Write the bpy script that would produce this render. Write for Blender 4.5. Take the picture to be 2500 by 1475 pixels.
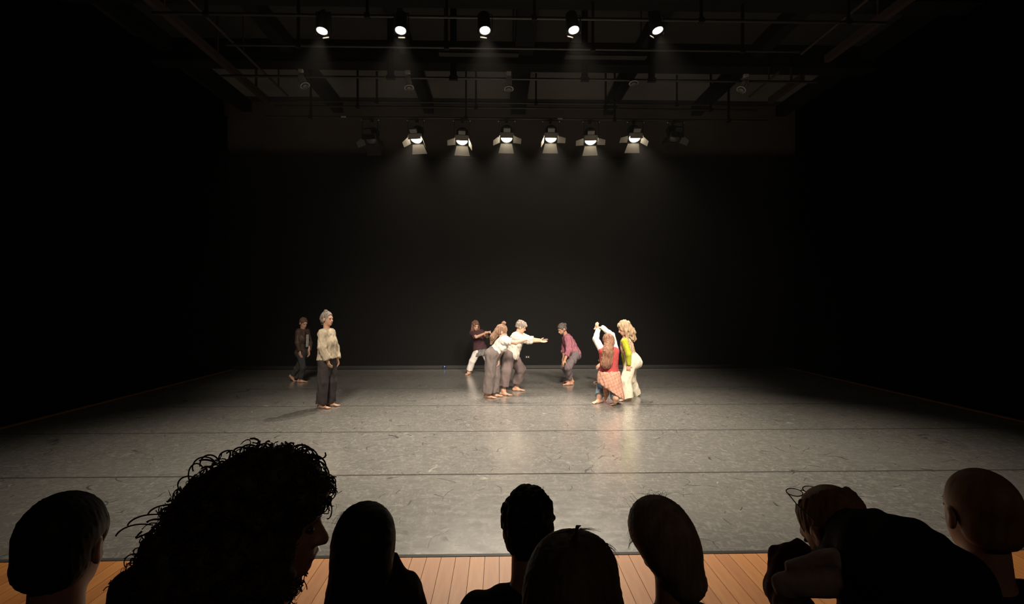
import bpy, bmesh, math, random
import numpy as np
from mathutils import Vector, Matrix

for _o in list(bpy.data.objects):
    bpy.data.objects.remove(_o, do_unlink=True)
SC = bpy.context.scene
COL = SC.collection
random.seed(7)

# ------------------------------------------------------------------ camera
FPX, CX, CY, EYE = 1250.0, 1250.0, 737.5, 1.85      # focal length in pixels of the 2500 wide frame, eye height
YAW = math.radians(1.4)
cam_d = bpy.data.cameras.new('camera'); cam = bpy.data.objects.new('camera', cam_d); COL.objects.link(cam)
cam_d.sensor_width = 36.0; cam_d.lens = 36.0 * FPX / 2500.0; cam_d.clip_start = 0.05; cam_d.clip_end = 100
cam.location = (0, 0, EYE); cam.rotation_euler = (math.pi / 2, 0, -YAW)
SC.camera = cam
SC.view_settings.view_transform = 'Standard'; SC.view_settings.look = 'None'
SC.view_settings.exposure = 0.0; SC.view_settings.gamma = 1.0
SC.view_settings.use_curve_mapping = False

# ------------------------------------------------------------------ world: a closed dark theatre
wd = bpy.data.worlds.new('world'); SC.world = wd; wd.use_nodes = True
wd.node_tree.nodes['Background'].inputs[0].default_value = (0.9, 0.85, 0.8, 1)
wd.node_tree.nodes['Background'].inputs[1].default_value = 0.0

# a trace of stage haze hangs in the air of the hall
_v = wd.node_tree.nodes.new('ShaderNodeVolumeScatter'); _v.inputs['Density'].default_value = .0010; _v.inputs['Anisotropy'].default_value = .72
_v.inputs['Color'].default_value = (1, .97, .94, 1)
wd.node_tree.links.new(_v.outputs[0], wd.node_tree.nodes['World Output'].inputs['Volume'])

WARM = (1.0, 0.86, 0.68)
def spot(name, loc, target, watts, deg, blend=1.0, size=0.12, color=WARM, parent=None):
    d = bpy.data.lights.new(name, 'SPOT'); d.energy = watts; d.spot_size = math.radians(deg)
    d.spot_blend = blend; d.shadow_soft_size = size; d.color = color
    o = bpy.data.objects.new(name, d); COL.objects.link(o)
    v = Vector(target) - Vector(loc)
    o.location = loc; o.rotation_euler = v.to_track_quat('-Z', 'Y').to_euler()
    return o
BACK_W, TOP_W, FRONT_W = 880, 620, 4300
# front-of-house bar above the first rows, aimed at the dancers
for x, tx, kw in ((-2.6, -2.5, .55), (0.9, 0.6, 1.0), (3.6, 2.2, 1.0)):
    spot('front_light', (x, 3.3, 6.6), (tx, 10.6, 1.0), FRONT_W * kw, 44, 1.0, 0.8, (1.0, 0.85, 0.68))
# added dim fill behind the seats, lifts the spectators out of black
pl_d = bpy.data.lights.new('audience_fill', 'POINT'); pl_d.energy = 16; pl_d.color = (1, .75, .55); pl_d.shadow_soft_size = .2
pl_o = bpy.data.objects.new('audience_fill', pl_d); COL.objects.link(pl_o); pl_o.location = (1.5, -2.4, 4.2)

# ------------------------------------------------------------------ helpers
def P(px, py, D):
    """point of the hall seen at pixel (px,py) at depth D metres"""
    xc = (px - CX) / FPX * D; z = EYE - (py - CY) / FPX * D
    return np.array([xc * math.cos(YAW) + D * math.sin(YAW), D * math.cos(YAW) - xc * math.sin(YAW), z])

def PY(px, py, Y):
    """the same, for a given distance Y up the stage"""
    return P(px, py, Y / (math.cos(YAW) - (px - CX) / FPX * math.sin(YAW)))

def tag(o, label=None, cat=None, group=None, kind=None):
    if label: o['label'] = label
    if cat: o['category'] = cat
    if group: o['group'] = group
    if kind: o['kind'] = kind
    return o
def empty(name, loc=(0, 0, 0)):
    o = bpy.data.objects.new(name, None); COL.objects.link(o); o.location = tuple(loc); o.empty_display_size = .1
    return o
def link_mesh(name, me, mat, parent=None, loc=(0, 0, 0)):
    o = bpy.data.objects.new(name, me); COL.objects.link(o)
    if mat and not me.materials: me.materials.append(mat)
    o.location = tuple(loc)
    if parent is not None: o.parent = parent
    return o
def mesh_np(name, V, Q, smooth=True):
    me = bpy.data.meshes.new(name)
    V = np.asarray(V, np.float32); Q = np.asarray(Q, np.int32); n = Q.shape[1]
    me.vertices.add(len(V)); me.vertices.foreach_set('co', V.ravel())
    me.loops.add(Q.size); me.loops.foreach_set('vertex_index', Q.ravel())
    me.polygons.add(len(Q)); me.polygons.foreach_set('loop_start', np.arange(0, Q.size, n, dtype=np.int32))
    me.polygons.foreach_set('loop_total', np.full(len(Q), n, np.int32))
    if smooth: me.polygons.foreach_set('use_smooth', np.ones(len(Q), bool))
    me.update(calc_edges=True); me.validate()
    return me
class BM:
    """collects boxes, bars and lathes into one mesh"""
    def __init__(self): self.v = []; self.f = []
    def box(self, lo, hi, M=None):
        b = len(self.v)
        for i in range(8):
            p = Vector((hi[0] if i & 1 else lo[0], hi[1] if i & 2 else lo[1], hi[2] if i & 4 else lo[2]))
            self.v.append(tuple(M @ p if M else p))
        for q in ((0, 2, 3, 1), (4, 5, 7, 6), (0, 1, 5, 4), (2, 6, 7, 3), (0, 4, 6, 2), (1, 3, 7, 5)):
            self.f.append(tuple(b + k for k in q))
        return self
    def prism(self, pts, n, th, M=None):
        """flat polygon pts extruded by th along n"""
        b = len(self.v); m = len(pts); n = Vector(n).normalized() * th
        for s in (0, 1):
            for p in pts:
                q = Vector(p) + n * s; self.v.append(tuple(M @ q if M else q))
        self.f.append(tuple(b + i for i in range(m))[::-1]); self.f.append(tuple(b + m + i for i in range(m)))
        for i in range(m):
            j = (i + 1) % m; self.f.append((b + i, b + j, b + m + j, b + m + i))
        return self
    def lathe(self, prof, a, d, seg=20, caps=True):
        """profile [(distance along d, radius)] turned about the axis a + t d"""
        a = Vector(a); d = Vector(d).normalized(); u = d.orthogonal().normalized(); w = d.cross(u); b = len(self.v)
        for t, r in prof:
            for k in range(seg):
                an = 2 * math.pi * k / seg
                self.v.append(tuple(a + d * t + (u * math.cos(an) + w * math.sin(an)) * r))
        for i in range(len(prof) - 1):
            for k in range(seg):
                j = (k + 1) % seg
                self.f.append((b + i * seg + k, b + i * seg + j, b + (i + 1) * seg + j, b + (i + 1) * seg + k))
        if caps:
            self.f.append(tuple(b + k for k in range(seg))[::-1])
            e = b + (len(prof) - 1) * seg; self.f.append(tuple(e + k for k in range(seg)))
        return self
    def tube(self, a, b_, r, seg=12):
        d = Vector(b_) - Vector(a); return self.lathe([(0, r), (d.length, r)], a, d, seg)
    def build(self, name, mat, parent=None, loc=(0, 0, 0), smooth=False, bevel=0):
        me = bpy.data.meshes.new(name); me.from_pydata(self.v, [], self.f); me.update()
        if smooth:
            me.polygons.foreach_set('use_smooth', np.ones(len(me.polygons), bool))
            try: me.set_sharp_from_angle(angle=math.radians(40))
            except Exception: pass
        o = link_mesh(name, me, mat, parent, loc)
        if bevel:
            m = o.modifiers.new('bevel', 'BEVEL'); m.width = bevel; m.segments = 2; m.limit_method = 'ANGLE'
        return o
def tubes(polys, r, seg=4, taper=0.3):
    """many thin strands as one mesh"""
    V = []; Q = []
    for pts in polys:
        pts = np.asarray(pts, float); n = len(pts); b = len(V)
        t = np.gradient(pts, axis=0); t /= np.linalg.norm(t, axis=1)[:, None] + 1e-9
        ref = np.array([0.31, 0.2, 0.93]); u = np.cross(t, ref); u /= np.linalg.norm(u, axis=1)[:, None] + 1e-9
        w = np.cross(t, u)
        for i in range(n):
            ri = r * (1 - (1 - taper) * i / (n - 1))
            for k in range(seg):
                a = 2 * math.pi * k / seg
                V.append(pts[i] + (u[i] * math.cos(a) + w[i] * math.sin(a)) * ri)
        for i in range(n - 1):
            for k in range(seg):
                j = (k + 1) % seg
                Q.append((b + i * seg + k, b + i * seg + j, b + (i + 1) * seg + j, b + (i + 1) * seg + k))
    return np.array(V), np.array(Q)

# ------------------------------------------------------------------ materials
def mat(name, col, rough=0.6, metal=0.0, spec=0.5, noise=0.0, nscale=20, bump=0.0, bscale=60, emit=None, estr=0, sub=0.0, col2=None, stretch=None, sheen=0.0):
    m = bpy.data.materials.new(name); m.use_nodes = True; nt = m.node_tree; b = nt.nodes['Principled BSDF']
    b.inputs['Base Color'].default_value = (*col, 1); b.inputs['Roughness'].default_value = rough
    b.inputs['Metallic'].default_value = metal; b.inputs['Specular IOR Level'].default_value = spec
    if sub: b.inputs['Subsurface Weight'].default_value = sub; b.inputs['Subsurface Radius'].default_value = (.02, .008, .004); b.inputs['Subsurface Scale'].default_value = 1
    if sheen: b.inputs['Sheen Weight'].default_value = sheen
    tc = nt.nodes.new('ShaderNodeTexCoord'); mp = nt.nodes.new('ShaderNodeMapping')
    nt.links.new(tc.outputs['Object'], mp.inputs['Vector'])
    if stretch: mp.inputs['Scale'].default_value = stretch
    if noise or col2:
        n = nt.nodes.new('ShaderNodeTexNoise'); n.inputs['Scale'].default_value = nscale; n.inputs['Detail'].default_value = 5
        nt.links.new(mp.outputs[0], n.inputs['Vector'])
        r = nt.nodes.new('ShaderNodeValToRGB'); r.color_ramp.elements[0].position = .3; r.color_ramp.elements[1].position = .7
        c2 = col2 if col2 else tuple(min(1, c * (1 + noise)) for c in col); c1 = col if col2 else tuple(c * (1 - noise) for c in col)
        r.color_ramp.elements[0].color = (*c1, 1); r.color_ramp.elements[1].color = (*c2, 1)
        nt.links.new(n.outputs['Fac'], r.inputs[0]); nt.links.new(r.outputs[0], b.inputs['Base Color'])
    if bump:
        n2 = nt.nodes.new('ShaderNodeTexNoise'); n2.inputs['Scale'].default_value = bscale; n2.inputs['Detail'].default_value = 4
        bp = nt.nodes.new('ShaderNodeBump'); bp.inputs['Strength'].default_value = bump; bp.inputs['Distance'].default_value = 0.01
        nt.links.new(mp.outputs[0], n2.inputs['Vector']); nt.links.new(n2.outputs['Fac'], bp.inputs['Height']); nt.links.new(bp.outputs[0], b.inputs['Normal'])
    if emit:
        b.inputs['Emission Color'].default_value = (*emit, 1); b.inputs['Emission Strength'].default_value = estr
    return m

def vinyl_material():
    m = bpy.data.materials.new('grey_vinyl'); m.use_nodes = True; nt = m.node_tree; b = nt.nodes['Principled BSDF']; L = nt.links
    N = nt.nodes.new
    geo = N('ShaderNodeNewGeometry')
    def mp(sc, rot=0):
        q = N('ShaderNodeMapping'); q.inputs['Scale'].default_value = sc; q.inputs['Rotation'].default_value = (0, 0, rot)
        L.new(geo.outputs['Position'], q.inputs['Vector']); return q
    def noise(vec, scale, det=4, dist=0):
        n = N('ShaderNodeTexNoise'); n.inputs['Scale'].default_value = scale; n.inputs['Detail'].default_value = det
        n.inputs['Distortion'].default_value = dist; L.new(vec.outputs[0], n.inputs['Vector']); return n
    def ramp(src, p0, p1, c0=(0, 0, 0), c1=(1, 1, 1)):
        r = N('ShaderNodeValToRGB'); r.color_ramp.elements[0].position = p0; r.color_ramp.elements[1].position = p1
        r.color_ramp.elements[0].color = (*c0, 1); r.color_ramp.elements[1].color = (*c1, 1); L.new(src, r.inputs[0]); return r
    def mix(fac, a, bb, typ='MIX'):
        x = N('ShaderNodeMix'); x.data_type = 'RGBA'; x.blend_type = typ; x.clamp_factor = True
        if hasattr(fac, 'is_output') or not isinstance(fac, (int, float)): L.new(fac, x.inputs[0])
        else: x.inputs[0].default_value = fac
        for s, i in ((a, 6), (bb, 7)):
            if isinstance(s, tuple): x.inputs[i].default_value = (*s, 1)
            else: L.new(s, x.inputs[i])
        return x.outputs[2]
    big = ramp(noise(mp((1, 1, 1)), .7, 3).outputs['Fac'], .3, .7, (.150, .148, .142), (.185, .182, .172))
    scuff = ramp(noise(mp((5, 11, 1), .5), 2.2, 5, 1.2).outputs['Fac'], .50, .68)
    scuff2 = ramp(noise(mp((11, 5, 1), -.35), 2.0, 5, 1.4).outputs['Fac'], .54, .7)
    c = mix(scuff.outputs[0], big.outputs[0], (.245, .240, .225))
    c = mix(scuff2.outputs[0], c, (.265, .257, .24))
    # thin curved scratches, dark and light
    def scratches(scale, rot, width, cov, dist):
        wv = noise(mp((1, 1, 1), rot), 1.1, 2)
        v = N('ShaderNodeTexVoronoi'); v.feature = 'DISTANCE_TO_EDGE'; v.inputs['Scale'].default_value = scale
        ad = N('ShaderNodeVectorMath'); ad.operation = 'MULTIPLY_ADD'; ad.inputs[1].default_value = (dist, dist, 0)
        L.new(wv.outputs['Color'], ad.inputs[0]); L.new(mp((1, 1, .0), rot).outputs[0], ad.inputs[2]); L.new(ad.outputs[0], v.inputs['Vector'])
        ln = ramp(v.outputs['Distance'], 0, width, (1, 1, 1), (0, 0, 0))
        msk = ramp(noise(mp((1, 1, 1), rot + 1), 2.6, 2).outputs['Fac'], cov, cov + .03)
        mu = N('ShaderNodeMath'); mu.operation = 'MULTIPLY'; L.new(ln.outputs[0], mu.inputs[0]); L.new(msk.outputs[0], mu.inputs[1])
        return mu.outputs[0]
    dk = scratches(1.7, .3, .013, .56, 1.5); dk2 = scratches(2.9, 1.9, .016, .60, .9); lt = scratches(1.2, 2.6, .009, .63, 1.8)
    c = mix(dk, c, (.045, .045, .042)); c = mix(dk2, c, (.05, .05, .045)); c = mix(lt, c, (.40, .39, .35))
    L.new(c, b.inputs['Base Color'])
    rr = ramp(noise(mp((2, 5, 1), .3), 2.4, 5).outputs['Fac'], .3, .7, (.22, .22, .22), (.28, .28, .28))
    L.new(rr.outputs[0], b.inputs['Roughness'])
    b.inputs['Specular IOR Level'].default_value = 0.5; b.inputs['Coat Weight'].default_value = .38; b.inputs['Coat Roughness'].default_value = .17
    bp = N('ShaderNodeBump'); bp.inputs['Strength'].default_value = .07; bp.inputs['Distance'].default_value = .004
    L.new(noise(mp((6, 12, 1), .5), 3.5, 4, 1).outputs['Fac'], bp.inputs['Height']); L.new(bp.outputs[0], b.inputs['Normal'])
    return m

M = {}
M['vinyl'] = vinyl_material()
M['tape'] = mat('seam_tape', (.075, .074, .071), .15)
M['subfloor'] = mat('subfloor', (.02, .02, .02), .9)
M['wood'] = mat('orange_wood', (.52, .195, .045), .5, noise=.0, col2=(.62, .27, .08), nscale=3, stretch=(9, .9, 1))
M['wood2'] = mat('orange_wood_dark', (.45, .16, .036), .5, col2=(.55, .225, .065), nscale=3, stretch=(9, .9, 1))
M['black_wall'] = mat('black_wall', (.0115, .0112, .0118), .95, spec=.1, bump=.1, bscale=3)
M['upper_wall'] = mat('upper_wall', (.13, .108, .098), .85, spec=.2, noise=.15, nscale=1.2)
M['curtain'] = mat('black_curtain', (.0035, .0035, .004), 1.0, spec=.05)
M['panel'] = mat('ceiling_panel_grey', (.21, .195, .18), .9, spec=.2, noise=.12, nscale=.8)
M['ceiling'] = mat('ceiling_dark', (.045, .043, .042), .9, spec=.2, noise=.12, nscale=.8)
M['beam'] = mat('beam_black', (.014, .014, .014), .8, spec=.2)
M['pipe'] = mat('pipe_steel', (.07, .068, .066), .42, metal=.5)
M['rail'] = mat('rail_brown', (.06, .042, .036), .7)
M['black_metal'] = mat('black_metal', (.018, .018, .018), .45)
M['flap'] = mat('flap_grey', (.42, .39, .35), .5)
M['grey_metal'] = mat('grey_metal', (.30, .29, .28), .5)
M['pale_metal'] = mat('pale_metal', (.88, .86, .83), .5)
M['paper'] = mat('paper', (.75, .73, .7), .7)
M['lens'] = mat('lens_lit', (1, .95, .8), .2, emit=(1.0, .90, .68), estr=22)
M['lens_top'] = mat('lens_lit_bright', (1, .95, .8), .2, emit=(1.0, .93, .78), estr=14)
M['lens_off'] = mat('lens_off', (.10, .10, .10), .1)
M['blue_led'] = mat('blue_led', (.1, .2, .9), .3, emit=(.15, .35, 1), estr=.9)

# ------------------------------------------------------------------ the hall
XL, XR, YB, ZC = -7.35, 8.15, 14.25, 7.5
YF = 3.735                                             # front edge of the vinyl dance floor
SEAM = [YF, 5.505, 7.335, 9.165, 11.0, 12.835, YB - .12]
floor = BM().box((XL - 1.2, -3.0, -.25), (XR + 1.2, YB + .5, -.03)).build('floor', M['subfloor']); tag(floor, kind='structure')
# wooden boards run towards the stage in front of the vinyl
bw = .105; pl = BM().box((0, 0, 0), (bw - .003, YF + 3.0 - .012, .029)); pm = None
n = int((XR - XL) / bw)
for i in range(n):
    x = XL + i * bw
    if pm is None:
        o = pl.build('plank', M['wood'], floor, (x, -3.0, -.03)); pm = o.data; pm2 = pm.copy(); pm2.materials.clear(); pm2.materials.append(M['wood2'])
    else:
        o = link_mesh('plank', pm2 if random.random() < .45 else pm, None, floor, (x, -3.0, -.03))
    o.location.z -= random.random() * .0008
# narrow strip of bare boards left and right of the vinyl
sd = BM().box((0, 0, 0), (.11, YB - YF, .03))
sb = sd.build('plank', M['wood'], floor, (XL, YF, -.03)); link_mesh('plank', sb.data, None, floor, (XR - .11, YF, -.03))
dance = empty('dance_floor', (0, YF, 0)); tag(dance, 'grey vinyl dance floor of wide seamed strips covering the stage', 'dance floor')
for i in range(6):
    y0, y1 = SEAM[i], SEAM[i + 1]
    BM().box((XL + .12, y0 + .006 - YF, -.028), (XR - .12, y1 - .006 - YF, .0)).build('vinyl_strip', M['vinyl'], dance)
    if i: BM().box((XL + .12, y0 - .015 - YF, .0002), (XR - .12, y0 + .015 - YF, .0012)).build('seam_tape', M['tape'], dance)
BM().box((XL + .12, -.008, .0002), (XR - .12, .03, .0014)).build('edge_tape', M['tape'], dance)

ZD = 5.83                                              # top of the black lower back wall
tag(BM().box((XL - .6, YB, -.2), (XR + .6, YB + .2, ZD)).build('wall_back', M['black_wall']), kind='structure')
tag(BM().box((XL - .6, YB + .35, ZD - .6), (XR + .6, YB + .5, ZC + .1)).build('wall_back_upper', M['upper_wall']), kind='structure')
tag(BM().box((XL, YB - .03, 0), (XR, YB, .09)).build('baseboard_back', mat('baseboard_grey', (.03, .03, .029), .5)), kind='structure')
tag(BM().box((XL - .6, -3, -.2), (XL - .4, YB + .5, ZC + .1)).build('wall_left', M['curtain']), kind='structure')
tag(BM().box((XR + .4, -3, -.2), (XR + .6, YB + .5, ZC + .1)).build('wall_right', M['curtain']), kind='structure')
tag(BM().box((XL - .6, -3.2, -.2), (XR + .6, -3, ZC + .1)).build('wall_front', M['curtain']), kind='structure')
tag(BM().box((XL - .6, -3.2, ZC), (XR + .6, YB + .5, ZC + .15)).build('ceiling', M['ceiling']), kind='structure')

def curtain(x, sgn, label):
    """pleated black drape along a side wall"""
    ys = np.arange(-2.9, YB - .06, .05); zs = np.linspace(.02, 6.9, 14)
    V = []; Q = []
    for iz, z in enumerate(zs):
        for y in ys:
            a = .05 * math.sin(y * 17 + .6 * math.sin(y * 3.1)) * (1 - .35 * iz / 13) + .02 * math.sin(y * 41)
            V.append((x + sgn * a, y, z))
    n = len(ys); m = len(zs)
    for i in range(m - 1):
        for k in range(n - 1): Q.append((i * n + k, i * n + k + 1, (i + 1) * n + k + 1, (i + 1) * n + k))
    me = mesh_np('stage_curtain', V, Q); o = link_mesh('stage_curtain', me, M['curtain'])
    s = o.modifiers.new('solid', 'SOLIDIFY'); s.thickness = .012; s.offset = 0
    tag(o, label, 'curtain', 'side curtains')
curtain(XL - .12, 1, 'tall black pleated curtain along the left side of the stage')
curtain(XR + .12, 1, 'tall black pleated curtain along the right side of the stage')

# ceiling structure: long beams running away from the viewer, a dark cross beam, side rails
for x in (-7.1, -4.55, -2.0, .53, 3.1, 5.65, 8.1):
    w = .13 if x != .53 else .2
    tag(BM().box((x - w, 2.0, ZC - .3), (x + w, YB + .34, ZC)).build('ceiling_beam', M['beam']), kind='structure')
for y0, y1, zz in ((11.1, 11.5, 7.02), (8.6, 9.0, 7.0), (6.0, 6.4, 7.0)):
    tag(BM().box((XL - .4, y0, zz), (XR + .4, y1, ZC)).build('ceiling_cross_beam', M['beam']), kind='structure')
# pale panels between the beams over the back of the stage
cl = bpy.data.objects['ceiling']
for x0, x1 in ((-6.95, -4.72), (-4.38, -2.17), (-1.83, .29), (.77, 2.93), (3.27, 5.48), (5.82, 7.95)):
    for y0, y1 in ((11.54, 12.86), (12.9, 14.2)):
        BM().box((x0, y0, ZC - .012), (x1, y1, ZC)).build('panel', M['panel'], cl)
def rail(x, y0, y1, z, label):
    m = BM().box((x - .05, y0, z - .05), (x + .05, y1, z + .09))
    m.tube((x + .5 * (1 if x < 0 else -1), y0, z + .12), (x + .5 * (1 if x < 0 else -1), y1, z + .12), .024)
    for y in np.arange(y0 + .4, y1, 1.6):
        m.box((x - .02, y, z + .08), (x + .02, y + .04, ZC)); xx = x + .5 * (1 if x < 0 else -1)
        m.box((xx - .012, y, z + .12), (xx + .012, y + .03, ZC))
    tag(m.build('curtain_rail', M['rail']), label, 'rail', 'rails under the ceiling')
rail(-5.5, 6.5, 12.2, 6.6, 'dark brown curtain rail running away under the ceiling on the left')
rail(6.42, 6.5, 9.9, 6.6, 'nearer length of dark brown curtain rail under the ceiling on the right')
rail(6.42, 10.7, 12.0, 6.6, 'short farther length of dark brown curtain rail under the ceiling on the right')

def lighting_pipe(y, z, x0, x1, label, hang=(), marks=(), rtop=None, w=.02):
    r = empty('lighting_pipe', (0, y, z)); tag(r, label, 'pipe', 'lighting pipes under the ceiling')
    BM().tube((x0, 0, 0), (x1, 0, 0), .024, 14).build('tube', M['pipe'], r, smooth=True)
    for x in hang:
        BM().box((x - w, -.02, 0), (x + w, .02, (rtop or ZC) - z)).box((x - w - .02, -.035, -.035), (x + w + .02, .035, .035)).build('hanger', M['beam'], r)
    for x in marks:
        BM().box((x - .055, -.027, -.017), (x + .055, -.0245, .017)).build('paper_mark', M['paper'], r)
    return r
Y1, Z1 = 7.8, 6.18      # row of five lit spots
Y2, Z2 = 9.7, 6.08      # row of unlit profile spots
Y3, Z3 = 11.5, 5.97     # row of fresnels at the back
lighting_pipe(Y1, Z1, -5.2, 6.0, 'lighting pipe carrying the five nearest bright round spotlights', (-4.4, -2.0, .53, 3.1, 5.4))
lighting_pipe(8.75, 6.19, -4.6, 5.2, 'thin steel pipe just behind the five bright round spotlights', (-3.4, -.9, 1.6, 4.2))
lighting_pipe(Y2, Z2, -5.2, 6.1, 'lighting pipe carrying the row of unlit pale spotlights', (-2.05, -.87, 1.62, 2.9), rtop=7.5, w=.06)
lighting_pipe(12.0, 6.40, -5.2, 6.1, 'bright edged steel pipe above and behind the barn door spotlights', (-3.3, -.55, 2.5, 5.0))
lighting_pipe(Y3, Z3, -5.2, 6.1, 'lighting pipe carrying the six barn door spotlights at the back', (-4.2, -.75, 2.6, 5.2), marks=((1368 - 1220) / FPX * Y3, (843 - 1220) / FPX * Y3))
lighting_pipe(12.6, 6.75, -4.9, 5.8, 'thin high steel pipe close to the upper back wall', (-3.0, 0.9, 4.4))
# cable trays between the beams
for x0, x1, y, z, lab in ((-1.1, .35, 9.25, 6.35, 'narrow cable tray left of centre under the ceiling'), (1.2, 2.7, 9.25, 6.33, 'narrow cable tray right of centre under the ceiling')):
    m = BM().box((x0, y, z), (x1, y + .18, z + .012)).box((x0, y, z), (x1, y + .012, z + .06)).box((x0, y + .168, z), (x1, y + .18, z + .06))
    for x in (x0 + .1, x1 - .1): m.box((x - .01, y + .08, z + .01), (x + .01, y + .1, ZC))
    tag(m.build('cable_tray', M['pipe']), lab, 'cable tray', 'cable trays')
# small sockets and a standby light low on the black back wall
p = P(1288, 872, YB - .02)
s = empty('wall_socket', (p[0], YB, p[2])); tag(s, 'small pale double socket low on the black back wall', 'socket')
BM().box((-.06, -.012, -.035), (.06, 0, .035)).build('plate', M['black_metal'], s)
for dx in (-.028, .028): BM().box((dx - .011, -.02, -.011), (dx + .011, -.011, .011)).build('outlet', M['pale_metal'], s)
p = P(1085, 888, YB - .1)
s = empty('standby_light', (p[0], YB - .05, 0)); tag(s, 'small box with a blue standby light at the foot of back wall', 'box')
BM().box((-.04, -.05, 0), (.04, .018, .10)).build('housing', M['black_metal'], s, bevel=.006)
BM().lathe([(0, .016), (.01, .013)], (0.01, -.05, .07), (0, -1, 0), 10).build('indicator', M['blue_led'], s)
# ------------------------------------------------------------------ lamps
def frame(b, roll=0.0):
    b = Vector(b).normalized(); r = b.cross(Vector((0, 0, 1))).normalized(); u = r.cross(b)
    R = Matrix((r, b, u)).transposed()                 # local x right (seen from behind), y beam, z up
    return R @ Matrix.Rotation(roll, 3, 'Y')
def flap_pts(w0, w1, l, hinge, out, side):
    """trapezoid hinged on a line of half width w0, reaching l along out"""
    h = Vector(hinge); o = Vector(out).normalized() * l; s = Vector(side)
    return [h - s * w0, h + s * w0, h + o + s * w1, h + o - s * w1]
def fresnel(px, py, aim, label, group, lit=True, left=(.9, .5), right=(.9, .5), top=.62, roll=0.0):
    """barn door spotlight under the back pipe, beam towards aim"""
    c = Vector(PY(px, py, Y3 - .12))
    root = empty('barn_door_spotlight', (c.x, c.y, c.z)); tag(root, label, 'spotlight', group)
    R = frame(Vector(aim) - c, roll).to_4x4()
    r = .122
    def lath(prof, d=(0, 1, 0), a=(0, 0, 0), seg=24): 
        m = BM().lathe(prof, a, d, seg); m.v = [tuple(R @ Vector(v)) for v in m.v]; return m
    def wrap(m): m.v = [tuple(R @ Vector(v)) for v in m.v]; return m
    lath([(-.34, .07), (-.32, .11), (-.28, .135), (-.03, .142), (0, .142), (0, .128), (-.02, .126)]).build('body', M['black_metal'], root, smooth=True)
    lath([(-.015, r), (.0, r * .96), (.02, r * .75), (.032, r * .4), (.036, .002)]).build('lens', M['lens'] if lit else M['lens_off'], root, smooth=True)
    g = wrap(BM().box((-.16, 0, -.16), (.16, .012, -.135)).box((-.16, 0, .135), (.16, .012, .16)).box((-.16, 0, -.16), (-.135, .012, .16)).box((.135, 0, -.16), (.16, .012, .16)))
    g.build('colour_frame', M['black_metal'], root)
    # four flaps: the top one is shut half way over the lens, the bottom one hangs wide open
    specs = (((0, .012, -.15), (0, .42, -1), (1, 0, 0), .125, .175, .215), ((0, .012, .15), (0, 1 - top * .5, -top), (1, 0, 0), .13, .15, .115),
             ((-.15, .012, -.02), (-left[0], left[1], -.25), (0, 0, 1), .10, .07, .18), ((.15, .012, -.02), (right[0], right[1], -.25), (0, 0, 1), .10, .07, .18))
    for h, o, s, w0, w1, l in specs:
        o_ = Vector(o).normalized(); nn = o_.cross(Vector(s))
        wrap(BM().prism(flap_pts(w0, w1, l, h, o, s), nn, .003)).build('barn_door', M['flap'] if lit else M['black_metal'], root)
    # yoke, clamp and ribbed top housing
    top_z = Z3 - c.z
    y = BM()
    for sx in (-1, 1):
        y.prism([(sx * .165, -.10, -.02), (sx * .165, -.06, -.02), (sx * .165, -.02, top_z - .09), (sx * .165, -.06, top_z - .09)], (sx, 0, 0), .006)
    y.box((-.17, -.06, top_z - .10), (.17, -.02, top_z - .09))
    y.build('yoke', M['black_metal'], root)
    BM().box((-.03, .08, top_z - .09), (.03, .16, top_z - .0245)).box((-.02, -.06, top_z - .095), (.02, .12, top_z - .075)).build('clamp', M['black_metal'], root)
    k = BM().box((-.075, -.03, .17), (.075, .02, .27))
    for i in range(5): k.box((-.066 + i * .03, -.042, .175), (-.052 + i * .03, -.03, .265))
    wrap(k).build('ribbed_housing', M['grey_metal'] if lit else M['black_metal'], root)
    for sx in (-1, 1):
        BM().lathe([(0, .012), (.02, .012)], (sx * .172, -.05, top_z - .12), (sx, 0, 0), 10).build('knob', M['pale_metal'], root)
    if lit:
        d = R.to_3x3() @ Vector((0, 1, 0))
        s = spot('lamp_beam', c + d * .05, Vector(aim), BACK_W, 66, 1.0, .06)
        mw = s.location.copy(); s.parent = root; s.location = mw - c
    return root
G6 = 'barn door spotlights in a row at the back'
AIM = [(-2.5, 7.9, 0), (-.8, 7.8, 0), (.15, 7.7, 0), (.8, 7.7, 0), (1.7, 7.8, 0), (3.2, 7.9, 0)]
LL = [((1016, 339), (.9, .6), (.6, 1.3), .66, 'leftmost of the six lit barn door spotlights, both side flaps open'),
      ((1128, 343), (1.0, .1), (.6, 1.3), .62, 'second from left of the six lit barn door spotlights at the back'),
      ((1237, 337), (.9, .6), (1.1, .1), .5, 'third from left of the six lit barn door spotlights, brownish glow behind'),
      ((1345, 337), (.5, 1.3), (1.2, .0), .55, 'fourth from left of the six lit barn door spotlights at the back'),
      ((1442, 343), (1.2, .0), (1.2, .0), .72, 'fifth from left of the six lit barn door spotlights, hung slightly low'),
      ((1550, 337), (1.2, .0), (.9, .7), .55, 'rightmost of the six lit barn door spotlights, right flap bent outwards')]
for (pp, lf, rf, tp, lab), am in zip(LL, AIM):
    # seen from the stage side the lamp's own right is the viewer's left
    fresnel(pp[0], pp[1], am, lab, G6, True, rf, lf, tp, random.uniform(-.05, .05))
fresnel(905, 341, (-3.5, 7, 0), 'unlit barn door spotlight at the left end of the back row', 'unlit barn door spotlights', False)
fresnel(1648, 336, (4.5, 7, 0), 'unlit barn door spotlight at the right end of the back row', 'unlit barn door spotlights', False)

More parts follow.
